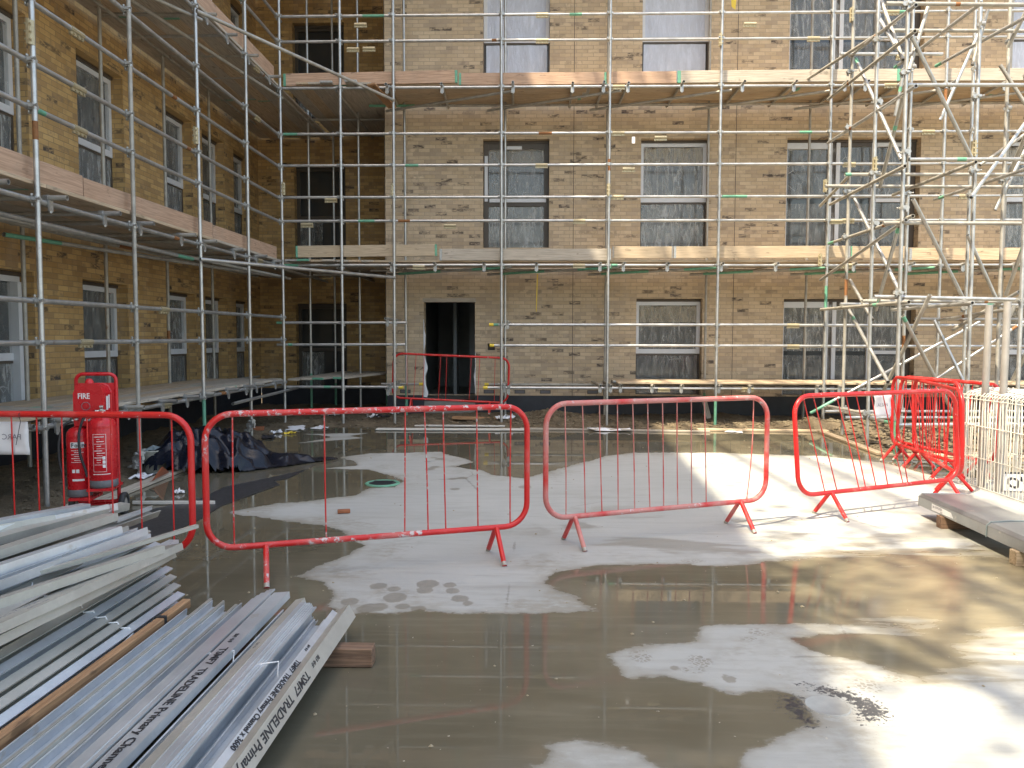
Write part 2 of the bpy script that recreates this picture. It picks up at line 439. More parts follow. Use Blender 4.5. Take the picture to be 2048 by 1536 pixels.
# ------------------------------------------------------------------ mesh helpers
class MB:
    def __init__(s): s.v = []; s.f = []; s.mi = []; s.sm = []

    def add(s, verts, faces, mi=0, smooth=False):
        o = len(s.v); s.v.extend([tuple(v) for v in verts])
        for f in faces:
            s.f.append(tuple(i + o for i in f)); s.mi.append(mi); s.sm.append(smooth)
        return s

    def quad(s, a, b, c, d, mi=0): return s.add([a, b, c, d], [(0, 1, 2, 3)], mi)

    def hexa(s, c8, mi=0):
        return s.add(c8, [(0, 3, 2, 1), (4, 5, 6, 7), (0, 1, 5, 4), (1, 2, 6, 5), (2, 3, 7, 6), (3, 0, 4, 7)], mi)

    def box(s, x0, x1, y0, y1, z0, z1, mi=0, fn=None):
        c = [(x0, y0, z0), (x1, y0, z0), (x1, y1, z0), (x0, y1, z0), (x0, y0, z1), (x1, y0, z1), (x1, y1, z1), (x0, y1, z1)]
        if fn: c = [fn(*p) for p in c]
        return s.hexa(c, mi)

    def frame(s, d):
        d = Vector(d).normalized()
        up = Vector((0, 0, 1)) if abs(d.z) < 0.95 else Vector((0, 1, 0))
        a = d.cross(up).normalized(); b = a.cross(d).normalized()
        return a, b

    def tube(s, p0, p1, r=0.024, seg=12, hollow=True, bands=(), mi=0, r1=None):
        p0, p1 = Vector(p0), Vector(p1); d = p1 - p0; L = d.length
        a, b = s.frame(d)
        ts = [0.0, 1.0]
        for t0, t1, k in bands: ts += [max(0, t0), min(1, t1)]
        ts = sorted(set(ts)); rings = []
        r1 = r if r1 is None else r1
        for t in ts:
            rr = r + (r1 - r) * t
            rings.append([p0 + d * t + (a * math.cos(2 * PI * i / seg) + b * math.sin(2 * PI * i / seg)) * rr for i in range(seg)])
        for k in range(len(ts) - 1):
            mid = (ts[k] + ts[k + 1]) / 2; m_ = mi
            for t0, t1, q in bands:
                if t0 <= mid <= t1: m_ = q
            s.add(rings[k] + rings[k + 1], [(i, (i + 1) % seg, seg + (i + 1) % seg, seg + i) for i in range(seg)], m_, True)
        for p, e, sg in ((p0, rings[0], -1), (p1, rings[-1], 1)):
            if hollow:
                rr = r * 0.82; dep = min(0.12, L * 0.4)
                inn = [p + (q - p) * 0.82 for q in e]
                dp = [q - d.normalized() * sg * dep for q in inn]
                s.add(e + inn, [(i, (i + 1) % seg, seg + (i + 1) % seg, seg + i) for i in range(seg)], mi)
                s.add(inn + dp, [(i, (i + 1) % seg, seg + (i + 1) % seg, seg + i) for i in range(seg)], mi, True)
                s.add(dp, [tuple(range(seg))], mi)
            else:
                s.add(e, [tuple(range(seg))], mi)
        return s

    def sweep(s, pts, r, seg=10, closed=False, mi=0):
        pts = [Vector(p) for p in pts]; n = len(pts); rings = []
        nrm = None
        for i, p in enumerate(pts):
            if closed: t = pts[(i + 1) % n] - pts[i - 1]
            else: t = pts[min(i + 1, n - 1)] - pts[max(i - 1, 0)]
            t.normalize()
            if nrm is None: nrm = s.frame(t)[0]
            nrm = (nrm - t * nrm.dot(t)).normalized(); b = t.cross(nrm)
            rad = r[i] if isinstance(r, (list, tuple)) else r
            rings.append([p + (nrm * math.cos(2 * PI * k / seg) + b * math.sin(2 * PI * k / seg)) * rad for k in range(seg)])
        vs = [q for g_ in rings for q in g_]; fs = []
        for i in range(n if closed else n - 1):
            j = (i + 1) % n
            for k in range(seg): fs.append((i * seg + k, i * seg + (k + 1) % seg, j * seg + (k + 1) % seg, j * seg + k))
        s.add(vs, fs, mi, True)
        if not closed:
            s.add(rings[0], [tuple(range(seg))], mi); s.add(rings[-1], [tuple(range(seg))], mi)
        return s

    def lathe(s, prof, c=(0, 0, 0), seg=28, mi=0):
        c = Vector(c); vs = []; fs = []; n = len(prof)
        for r, z in prof:
            for k in range(seg): vs.append(c + Vector((r * math.cos(2 * PI * k / seg), r * math.sin(2 * PI * k / seg), z)))
        for i in range(n - 1):
            for k in range(seg): fs.append((i * seg + k, i * seg + (k + 1) % seg, (i + 1) * seg + (k + 1) % seg, (i + 1) * seg + k))
        return s.add(vs, fs, mi, True)

    def build(s, name, mats, parent=None, smooth_angle=None):
        me = bpy.data.meshes.new(name)
        me.from_pydata([tuple(v) for v in s.v], [], s.f)
        if not isinstance(mats, (list, tuple)): mats = [mats]
        for m_ in mats: me.materials.append(m_ if not isinstance(m_, str) else M[m_])
        me.polygons.foreach_set('material_index', s.mi)
        me.polygons.foreach_set('use_smooth', s.sm)
        me.update()
        return link(name, me, parent)


def link(name, me, parent=None):
    o = bpy.data.objects.new(name, me); COL.objects.link(o)
    if parent is not None: adopt(o, parent)
    return o


def world_of(o):
    m = o.matrix_basis.copy()
    if o.parent is not None: m = world_of(o.parent) @ o.matrix_parent_inverse @ m
    return m


def adopt(o, parent):
    o.parent = parent
    o.matrix_parent_inverse = world_of(parent).inverted()


def tag(o, label, cat, group=None, kind=None):
    if label: o['label'] = label
    if cat: o['category'] = cat
    if group: o['group'] = group
    if kind: o['kind'] = kind
    return o


def thing(name, label, cat, loc=(0, 0, 0), rz=0.0, group=None):
    o = bpy.data.objects.new(name, None); COL.objects.link(o)
    o.location = loc; o.rotation_euler = (0, 0, rz); o.empty_display_size = 0.2
    return tag(o, label, cat, group)


def structure(o):
    o['kind'] = 'structure'; return o


def copy_tree(o, parent=None):
    c = o.copy(); COL.objects.link(c); c.parent = parent
    for ch in [x for x in COL.objects if x.parent == o]: copy_tree(ch, c)
    return c


def local(o, parent):
    """a part modelled in its thing's own space"""
    o.parent = parent; return o


def bevel(o, w, seg=2):
    b = o.modifiers.new('bevel', 'BEVEL'); b.width = w; b.segments = seg; b.limit_method = 'ANGLE'
    return o


def text_obj(name, s, size, mat, origin, xdir, ydir, parent=None, mirror=False, align='LEFT', bold=0.0, squeeze=1.0):
    cu = bpy.data.curves.new(name, 'FONT'); cu.body = s; cu.size = size; cu.align_x = align
    cu.offset = bold; cu.extrude = 0.0004; cu.resolution_u = 2
    to = bpy.data.objects.new(name, cu)
    me = bpy.data.meshes.new_from_object(to)
    bpy.data.objects.remove(to); bpy.data.curves.remove(cu)
    x = Vector(xdir).normalized(); y = Vector(ydir); y = (y - x * y.dot(x)).normalized(); n = x.cross(y)
    sx = (-1 if mirror else 1) * squeeze
    mt = Matrix(((x.x * sx, y.x, n.x, origin[0]), (x.y * sx, y.y, n.y, origin[1]), (x.z * sx, y.z, n.z, origin[2]), (0, 0, 0, 1)))
    me.transform(mt)
    me.materials.clear(); me.materials.append(M[mat])
    return link(name, me, parent)


def fbm(x, y, sc, oct_=4, seed=0.0):
    return mnoise.fractal(Vector((x * sc + seed, y * sc - seed, seed * 0.37)), 0.9, 2.0, oct_)


# ------------------------------------------------------------------ ground
SLAB_L, SLAB_REAR, SLAB_R, SLAB_RY = -4.38, 13.9, 5.05, 10.95


def poly_sd(P, poly):
    """signed distance of the points to a polygon, positive inside"""
    poly = np.array(poly); n = len(poly)
    d = np.full(len(P), 1e9); ins = np.zeros(len(P), bool)
    for i in range(n):
        a, b = poly[i], poly[(i + 1) % n]
        e = b - a; w = P - a
        t = np.clip((w @ e) / max(e @ e, 1e-12), 0, 1)
        d = np.minimum(d, np.hypot(*(w - t[:, None] * e).T))
        c = ((a[1] > P[:, 1]) != (b[1] > P[:, 1]))
        xx = a[0] + (P[:, 1] - a[1]) * e[0] / (e[1] if abs(e[1]) > 1e-12 else 1e-12)
        ins ^= c & (P[:, 0] < xx)
    return np.where(ins, d, -d)


def gpoly(pix): return [tuple(gp(x, y))[:2] for x, y in pix]


DRY = [
    gpoly([(455, 1026), (560, 1006), (610, 1003), (715, 990), (738, 977), (790, 975), (812, 962), (775, 950), (742, 938), (655, 937), (716, 931),
           (708, 922), (680, 915), (735, 907), (880, 904), (905, 912), (950, 925), (902, 933), (962, 941), (985, 950), (1048, 958), (1090, 946),
           (1140, 932), (1182, 921), (1215, 911), (1270, 906), (1400, 905), (1500, 908), (1640, 912), (1760, 925), (1860, 950), (1990, 960), (2100, 968),
           (2300, 1000), (2300, 1115), (2060, 1108), (1900, 1098), (1700, 1100), (1610, 1112), (1500, 1127), (1400, 1131), (1290, 1126), (1200, 1130),
           (1105, 1143), (1085, 1166), (1150, 1195), (1190, 1222), (950, 1226), (840, 1218), (790, 1229), (690, 1223), (655, 1213), (682, 1186),
           (652, 1166), (592, 1152), (700, 1112), (728, 1092), (690, 1062), (640, 1049), (560, 1040)]),
    gpoly([(1222, 1308), (1250, 1299), (1300, 1290), (1388, 1286), (1405, 1270), (1412, 1257), (1450, 1251), (1590, 1249), (1840, 1254), (1790, 1263),
           (1740, 1262), (1660, 1266), (1585, 1276), (1612, 1300), (1690, 1320), (1750, 1331), (1850, 1366), (1905, 1346), (1962, 1345), (1990, 1322),
           (1960, 1300), (2048, 1285), (2300, 1290), (2300, 1700), (1460, 1700), (1500, 1500), (1560, 1490), (1637, 1450), (1622, 1420), (1590, 1390), (1530, 1378),
           (1480, 1386), (1400, 1363), (1330, 1346), (1265, 1353), (1240, 1336)]),
    gpoly([(1100, 1490), (1150, 1484), (1190, 1489), (1260, 1500), (1295, 1526), (1345, 1545), (1400, 1640), (1000, 1640), (1070, 1536), (1112, 1515)]),
    gpoly([(596, 886), (640, 880), (668, 873), (610, 868), (735, 866), (700, 872), (722, 876), (670, 881)]),
    gpoly([(700, 1140), (760, 1120), (800, 1135), (760, 1160)]),
]
STAIN = [
    gpoly([(1600, 1368), (1650, 1374), (1700, 1384), (1745, 1400), (1776, 1422), (1770, 1440), (1722, 1442), (1715, 1424), (1690, 1400), (1640, 1384)]),
    gpoly([(1560, 1392), (1590, 1391), (1605, 1406), (1612, 1428), (1636, 1448), (1618, 1452), (1585, 1432), (1566, 1412)]),
]
FAINT = [
    gpoly([(1660, 1455), (1730, 1455), (1800, 1480), (1850, 1495), (1880, 1510), (1840, 1512), (1760, 1505), (1680, 1480)]),
    gpoly([(1560, 1352), (1620, 1358), (1650, 1372), (1600, 1378), (1545, 1362)]),
]
SPOTS = [(735, 1217, .07), (757, 1172, .06), (788, 1178, .05), (790, 1195, .08), (700, 1203, .06), (757, 1214, .06), (805, 1213, .05), (838, 1218, .05),
         (855, 1168, .08), (850, 1180, .06), (900, 1170, .05), (905, 1182, .05), (920, 1197, .06), (935, 1207, .04), (880, 918, .08), (868, 915, .05),
         (870, 934, .07), (860, 938, .07), (855, 923, .05), (905, 958, .06), (925, 956, .07), (910, 978, .06), (1050, 974, .08),
         (1460, 1359, .035), (1448, 1352, .025), (1350, 1335, .03), (1655, 1396, .02)]
PRINTS = [(1282, 1312, .075, .10), (1400, 1322, .075, .10), (1385, 1340, .08, .05), (1520, 1264, .09, .07), (1500, 1278, .09, .04), (1385, 1122, .13, .06),
          (1735, 1371, .08, .09), (1790, 1358, .08, .06), (1365, 1092, .05, .05)]

xs = np.concatenate([np.arange(SLAB_L, -1.5, 0.045), np.arange(-1.5, 3.2, 0.028), np.arange(3.2, 6.0, 0.05), np.arange(6.0, 30.1, 1.0)])
ys = [-14, -10, -6, -3, -1, 0, 0.6, 1.2, 1.6, 1.9, 2.1]
while ys[-1] < SLAB_REAR - 0.05: ys.append(ys[-1] + max(0.022, 0.0042 * ys[-1]))
ys[-1] = SLAB_REAR
ys = np.array(ys)
GX, GY = np.meshgrid(xs, ys)
P2 = np.stack([GX.ravel(), GY.ravel()], 1)
sd = np.max([poly_sd(P2, q) for q in DRY], axis=0)
sd = np.where(P2[:, 1] < 1.9, np.maximum(sd, 0.05 + 0 * sd), sd)
# the old wet lane between the slab's left edge and the pile of studs
st = np.max([poly_sd(P2, q) for q in STAIN], axis=0)
fa = np.max([poly_sd(P2, q) for q in FAINT], axis=0)
st = np.maximum(st, np.minimum(fa, 0.0) - 0.06)
st = np.maximum(st, -0.6)
sp = np.full(len(P2), -1.0)
for x, y, r in SPOTS:
    c = gp(x, y); sp = np.maximum(sp, r - np.hypot((P2[:, 0] - c.x), (P2[:, 1] - c.y) * 0.8))
pr = np.full(len(P2), -1.0)
for x, y, rx, ry in PRINTS:
    c = gp(x, y); pr = np.maximum(pr, min(rx, ry) * (1 - np.hypot((P2[:, 0] - c.x) / rx, (P2[:, 1] - c.y) / ry)))
damp = np.clip((P2[:, 1] - 4.2) / 1.0, 0, 1) * np.clip((8.5 - P2[:, 1]) / 2.0, 0, 1) * np.clip((P2[:, 0] + 0.6) / 1.0, 0.25, 1)
damp = np.maximum(damp, 0.9 * np.clip((P2[:, 0] - 2.6) / 0.8, 0, 1) * np.clip((6.5 - P2[:, 1]) / 1.5, 0, 1) * np.clip((P2[:, 1] - 3.6) / 0.6, 0, 1))
soft = np.clip((P2[:, 0] - 1.7) / 0.9, 0, 1) * np.clip((7.2 - P2[:, 1]) / 1.6, 0, 1) * np.clip((P2[:, 1] - 2.9) / 0.8, 0, 1)
nx, ny = len(xs), len(ys)
ii, jj = np.meshgrid(np.arange(nx - 1), np.arange(ny - 1))
ii, jj = ii.ravel(), jj.ravel()
okf = ~((xs[ii] > SLAB_R - 0.03) & (ys[jj] > SLAB_RY - 0.02))
ii, jj = ii[okf], jj[okf]
quads = np.stack([jj * nx + ii, jj * nx + ii + 1, (jj + 1) * nx + ii + 1, (jj + 1) * nx + ii], 1)
me = bpy.data.meshes.new('slab')
me.vertices.add(len(P2)); me.vertices.foreach_set('co', np.column_stack([P2, np.zeros(len(P2))]).ravel())
me.loops.add(quads.size); me.loops.foreach_set('vertex_index', quads.ravel())
me.polygons.add(len(quads)); me.polygons.foreach_set('loop_start', np.arange(0, quads.size, 4)); me.polygons.foreach_set('loop_total', np.full(len(quads), 4))
me.update(calc_edges=True)
for nm, arr in (('dry', sd), ('stain', st), ('spot', sp), ('print', pr), ('damp', damp), ('soft', soft)):
    a = me.attributes.new(nm, 'FLOAT', 'POINT'); a.data.foreach_set('value', arr.astype(np.float32))
me.materials.append(M['slab'])
structure(link('slab', me))

# rough ground beyond the slab
mb = MB()
mb.quad((-300, -300, -0.16), (300, -300, -0.16), (300, 300, -0.16), (-300, 300, -0.16))
structure(mb.build('ground', 'mud'))


def mud_h(x, y):
    e = min(max(0.0, y - SLAB_REAR) if x < SLAB_R else max(0.0, y - SLAB_RY), 3.0)
    if x < SLAB_L: e = max(e, min(SLAB_L - x, 1.5)) if y < SLAB_REAR else max(e, 0.2)
    if x >= SLAB_R and y > SLAB_RY: e = max(0.0, min(x - SLAB_R, y - SLAB_RY)) if y < SLAB_REAR else e
    inside = (SLAB_L < x < SLAB_R and y < SLAB_REAR) or (x >= SLAB_R and y < SLAB_RY)
    if inside: return -0.1
    h = -0.03 + 0.11 * min(1, e / 0.8) + 0.045 * fbm(x, y, 1.3, 5, 3.1) * min(1, e / 0.3) + 0.03 * fbm(x, y, 6, 3, 9.0) * min(1, e / 0.15)
    h += 0.16 * math.exp(-((x - 0.3) / 0.9) ** 2 - ((y - 14.75) / 0.45) ** 2)        # the heap beside the doorway
    h += 0.10 * math.exp(-((x - 5.0) / 0.5) ** 2 - ((y - 14.1) / 0.3) ** 2)
    return h


def mud_sheet(name, x0, x1, y0, y1, st_):
    nx_ = int((x1 - x0) / st_) + 1; ny_ = int((y1 - y0) / st_) + 1
    vs = [(x0 + i * st_, y0 + j * st_, mud_h(x0 + i * st_, y0 + j * st_)) for j in range(ny_) for i in range(nx_)]
    fs = [(j * nx_ + i, j * nx_ + i + 1, (j + 1) * nx_ + i + 1, (j + 1) * nx_ + i) for j in range(ny_ - 1) for i in range(nx_ - 1)]
    b = MB(); b.add(vs, fs, 0, True)
    return structure(b.build(name, 'mud'))


mud_sheet('mud_ground', -6.6, 14.0, 10.7, 18.2, 0.07)
mud_sheet('mud_ground', -6.6, -4.3, 1.5, 10.77, 0.07)


def scatter(name, n, area, size, mat, label, kind='stuff', flat=0.6, long=1.0):
    rnd = random.Random(hash(name) % 1000 + n)
    b = MB()
    for _ in range(n):
        x, y = area(rnd)
        h = mud_h(x, y) if not (SLAB_L < x < SLAB_R and y < SLAB_REAR) else 0.0
        if h < -0.08: h = 0.0
        s = size * rnd.uniform(0.4, 1.3) ** 1.6
        rz = rnd.uniform(0, PI); cr, sr = math.cos(rz), math.sin(rz)
        pts = []
        for (px, py, pz) in ((1, 0, 0), (0.3, 0.9, 0.1), (-0.8, 0.6, -0.1), (-0.8, -0.6, 0.1), (0.35, -0.9, -0.1), (0.2, 0.1, 0.95), (-0.2, 0, -0.9)):
            qx = px * s * long * rnd.uniform(0.7, 1.2); qy = py * s * rnd.uniform(0.7, 1.2) / max(1, long * 0.9); qz = pz * s * flat * rnd.uniform(0.7, 1.2)
            pts.append((x + qx * cr - qy * sr, y + qx * sr + qy * cr, h + qz + s * flat * 0.35))
        b.add(pts, [(0, 1, 5), (1, 2, 5), (2, 3, 5), (3, 4, 5), (4, 0, 5), (1, 0, 6), (2, 1, 6), (3, 2, 6), (4, 3, 6), (0, 4, 6)])
    return tag(b.build(name, mat), label, None, None, kind)


scatter('rubble', 2600, lambda r: (r.uniform(5.1, 11), SLAB_RY + 0.1 + abs(r.gauss(0, 1.5))), 0.045, 'clod', 'broken clods of dry earth beside the slab', flat=0.6)
scatter('earth_clods', 1500, lambda r: (r.uniform(-6.2, 5.6), 14.0 + abs(r.gauss(0.5, 0.45))), 0.030, 'clod', 'crumbs of earth along the foot of the wall')
scatter('earth_clods', 700, lambda r: (r.uniform(-6.2, -4.45), r.uniform(6, 14)), 0.026, 'clod', 'crumbs of earth under the left scaffold')
scatter('straw', 900, lambda r: (r.choice([r.gauss(0.35, 0.6), r.gauss(5.0, 0.6), r.uniform(-4.4, 6)]), 14.05 + abs(r.gauss(0.35, 0.35))), 0.03, 'straw',
        'wood splinters and straw strewn on the mud', flat=0.12, long=3.2)
scatter('straw', 420, lambda r: (r.uniform(5.2, 10.0), SLAB_RY + 0.15 + abs(r.gauss(0, 1.2))), 0.035, 'straw', 'dry twigs and splinters among the clods on the right', flat=0.12, long=3.2)
scatter('grit', 260, lambda r: (r.uniform(-3.0, 4.8), r.uniform(2.4, 13.0)), 0.009, 'straw', 'grit and crumbs lying on the concrete slab', flat=0.6)

# ------------------------------------------------------------------ the building
FY, RY_, LX = 15.8, 18.0, -6.34                         # main front, recessed front, left wing front
COR = -2.96                                             # corner of the main front
Z0 = 0.46                                               # top of the bitumen plinth
building = thing('brick_building', 'unfinished brick apartment building with film covered windows behind all the scaffolding', 'building', (0, FY, 0))


def wall(name, fn, u0, u1, z0, z1, holes, depth, mat, flip=False):
    us = sorted({u0, u1, *[h[0] for h in holes], *[h[1] for h in holes]}); us = [u for u in us if u0 <= u <= u1]
    zs = sorted({z0, z1, *[h[2] for h in holes], *[h[3] for h in holes]}); zs = [z for z in zs if z0 <= z <= z1]
    b = MB()

    def q(a, b_, c, d):
        b.quad(*( (fn(*d), fn(*c), fn(*b_), fn(*a)) if flip else (fn(*a), fn(*b_), fn(*c), fn(*d)) ))
    for i in range(len(us) - 1):
        for j in range(len(zs) - 1):
            um, zm = (us[i] + us[i + 1]) / 2, (zs[j] + zs[j + 1]) / 2
            if any(h[0] < um < h[1] and h[2] < zm < h[3] for h in holes): continue
            q((us[i], zs[j], 0), (us[i + 1], zs[j], 0), (us[i + 1], zs[j + 1], 0), (us[i], zs[j + 1], 0))
    for a, c, e, g_ in holes:
        q((a, e, 0), (a, g_, 0), (a, g_, depth), (a, e, depth))
        q((c, g_, 0), (c, e, 0), (c, e, depth), (c, g_, depth))
        q((a, g_, 0), (c, g_, 0), (c, g_, depth), (a, g_, depth))
        q((c, e, 0), (a, e, 0), (a, e, depth), (c, e, depth))
    return b.build(name, mat, building)


f_main = lambda u, z, d: (u, FY + d, z)
f_left = lambda u, z, d: (LX - d, u, z)
f_rec = lambda u, z, d: (u, RY_ + d, z)
ROWS = [(0.27 + 0.21, 2.45), (3.48, 5.66), (6.69, 8.87)]
XC = lambda p: at_y(p, 680, FY).x
wins_main = []          # (u0, u1, z0, z1, kind)
door = (XC(848), XC(950), 0.34, 2.45)
for k, (za, zb) in enumerate(ROWS):
    if k > 0: wins_main.append((XC(966), XC(1097), za, zb, 'taped' if k == 1 else 'sky_film'))
    wins_main.append((XC(1272 if k == 0 else 1278), XC(1404 if k == 0 else 1412), za, zb, 'sky_film' if k == 2 else 'sash'))
    wins_main.append((XC(1566), XC(1830), za, zb, 'triple'))
    wins_main.append((XC(1992), XC(2180), za, zb, 'sky_film' if k == 2 else 'sash'))
vent = (XC(975), XC(990), 1.39, 1.53)
wall('wall', f_main, COR, 16.0, Z0, 10.4, [w[:4] for w in wins_main] + [(door[0], door[1], Z0, door[3]), vent], 0.30, 'brick_buff', False)
left_cols = [(5.2, 6.6), (7.4, 9.74), (10.81, 12.04), (13.37, 14.49), (14.93, 16.0), (16.5, 17.45)]
wins_left = [(a, b, za, zb, 'left_door' if (i == 1 and k == 0) else 'left') for k, (za, zb) in enumerate(ROWS) for i, (a, b) in enumerate(left_cols)]
wall('wall', f_left, 2.0, RY_, Z0, 14.0, [w[:4] for w in wins_left], 0.30, 'brick_gold', True)
wins_rec = [(-5.5, -4.3, za, zb, 'dark') for za, zb in ROWS]
wall('wall', f_rec, LX, COR, Z0, 10.4, [w[:4] for w in wins_rec], 0.30, 'brick_gold', False)
b = MB()
b.quad((COR, FY, Z0), (COR, FY, 10.4), (COR, RY_, 10.4), (COR, RY_, Z0))
b.build('wall', 'brick_buff', building)
# the part of the left wing that stands beside the photographer, and the storeys above
b = MB()
EAVES = [(-11, 16.8), (-4.1, 19.25), (-.5, 20.6), (6, 21.6), (9, 22.3), (18, 23.2)]  # unseen roofline, heights shaped to cast the shadow edge on the slab
b.quad((LX, -11, -0.1), (LX, 2, -0.1), (LX, 2, 10.4), (LX, -11, 10.4))
for (ya, ha), (yb, hb) in zip(EAVES[:-1], EAVES[1:]):
    b.quad((LX, ya, 10.4), (LX, yb, 10.4), (LX, yb, hb), (LX, ya, ha))
    b.quad((LX, ya, ha), (LX, yb, hb), (LX - 10, yb, hb), (LX - 10, ya, ha), 1)
b.quad((LX, -11, -0.1), (LX, -11, 16.8), (LX - 10, -11, 16.8), (LX - 10, -11, -0.1))
b.build('wall', ['brick_gold', 'roof'], building)
b = MB()
b.box(-16, 16.0, FY + 9.3, FY + 9.4, 0, 10.4)
b.box(LX + .01, COR - .155, RY_ - .15, RY_ + 6, 10.4, 10.6)
b.box(COR - .15, 16.0, FY - 0.15, FY + 9, 10.4, 10.62)
b.build('roof', 'roof', building)
# plinth (butts the brick above, set 8 mm back)
b = MB()
b.box(COR + .008, door[0] - .004, FY + .008, FY + .2, -0.1, Z0 - .001)
b.box(door[1] + .004, 16.0, FY + .008, FY + .2, -0.1, Z0 - .001)
b.box(LX - .2, LX - .008, 1.9, RY_, -0.1, Z0 - .001)
b.box(LX, COR, RY_ + .008, RY_ + .2, -0.1, Z0 - .001)
b.box(COR + .008, COR + .1, FY + .2, RY_, -0.1, Z0 - .001)
b.build('plinth', 'dpc', building)
# doorway: dark room behind, lintel, torn membrane at the jambs
b = MB()
dx0, dx1, dz0, dz1 = door
b.box(dx0 - .02, dx1 + .02, FY - .02, FY + 0.24, dz1 - 0.075, dz1 + 0.002, 1)
b.quad((dx0 - .5, FY + .24, dz0), (dx1 + 1.5, FY + .24, dz0), (dx1 + 1.5, FY + 5, dz0), (dx0 - .5, FY + 5, dz0), 2)
b.quad((dx0 - .5, FY + 5, dz0), (dx1 + 1.5, FY + 5, dz0), (dx1 + 1.5, FY + 5, 3), (dx0 - .5, FY + 5, 3), 0)
b.quad((dx0 - .3, FY + .24, dz0), (dx0 - .3, FY + 5, dz0), (dx0 - .3, FY + 5, 3), (dx0 - .3, FY + .24, 3), 0)
b.quad((dx1 + .3, FY + .24, dz0), (dx1 + .3, FY + 5, dz0), (dx1 + .3, FY + 5, 3), (dx1 + .3, FY + .24, 3), 0)
b.quad((dx0 - .5, FY + .24, 2.6), (dx1 + 1.5, FY + .24, 2.6), (dx1 + 1.5, FY + 5, 2.6), (dx0 - .5, FY + 5, 2.6), 0)
b.box(dx0 + .45, dx0 + .52, FY + 1.6, FY + 2.2, dz0, 2.59, 0)
b.box(dx0 + .75, dx0 + .95, FY + 2.4, FY + 2.5, dz0, 2.59, 0)
b.box(dx0, dx1, FY + .0, FY + .24, 0.0, dz0 - .002, 2)
dw = b.build('doorway', ['dark_room', 'wood_old', 'room_floor'], building)


def torn(px_x, zs_, side):
    bb = MB(); rn = random.Random(int(px_x * 100)); vs = []
    n = 26
    for i in range(n):
        z = zs_[0] + (zs_[1] - zs_[0]) * i / (n - 1)
        w = 0.012 + 0.085 * max(0.0, 0.15 + fbm(z * 1.0, px_x, 2.1, 3, 6.0)) + rn.uniform(0, .008)
        vs += [(px_x, FY - .006, z), (px_x + side * w * .5, FY - .012 - rn.uniform(0, .03), z), (px_x + side * w, FY + rn.uniform(0.0, 0.04), z)]
    fs = []
    for i in range(n - 1):
        for k in range(2): fs.append((i * 3 + k, i * 3 + k + 1, (i + 1) * 3 + k + 1, (i + 1) * 3 + k))
    bb.add(vs, fs, 0, True)
    o = bb.build('torn_membrane', 'paper', dw)


torn(dx0 - .012, (0.42, 2.02), 1)
torn(dx1 + .012, (0.5, 1.35), -1)
# movement joints, air bricks, meter hole
for p_, z_lo in ((1145, Z0), (1465, Z0)):
    x = XC(p_); bb = MB(); bb.box(x - .006, x + .006, FY - .003, FY + .02, z_lo, 10.3); bb.build('movement_joint', 'joint', building)
for p_ in (1040, 1091, 1186, 810, 978):
    x = XC(p_); bb = MB(); bb.box(x - .11, x + .11, FY - .004, FY + .05, 0.50, 0.575, 0)
    bb.box(x - .095, x + .095, FY - .006, FY + .03, 0.512, 0.562, 1); bb.build('air_brick', ['dark_frame', 'base_grey'], building)
bb = MB(); bb.box(vent[0] - .02, vent[1] + .02, FY + .2, FY + .26, vent[2] - .02, vent[3] + .02); bb.build('vent_duct', 'dark_frame', building)


def film_mesh(fn, u0, u1, z0, z1, d, seed, rip=0.0):
    nu, nz = 22, 30
    vs = []
    for j in range(nz):
        for i in range(nu):
            u = u0 + (u1 - u0) * i / (nu - 1); z = z0 + (z1 - z0) * j / (nz - 1)
            w = 0.016 * fbm(u * 2.2, z * 0.8, 2.0, 4, seed) + 0.012 * abs(fbm(u * 4, z, 1.5, 2, seed + 5))
            if rip and j == nz - 1: z -= rip * abs(fbm(u, 1.0, 3.0, 2, seed))
            vs.append(fn(u, z, d - 0.012 - abs(w)))
    fs = [(j * nu + i, j * nu + i + 1, (j + 1) * nu + i + 1, (j + 1) * nu + i) for j in range(nz - 1) for i in range(nu - 1)]
    b_ = MB(); b_.add(vs, fs, 0, True)
    return b_


WSEED = [1.0]


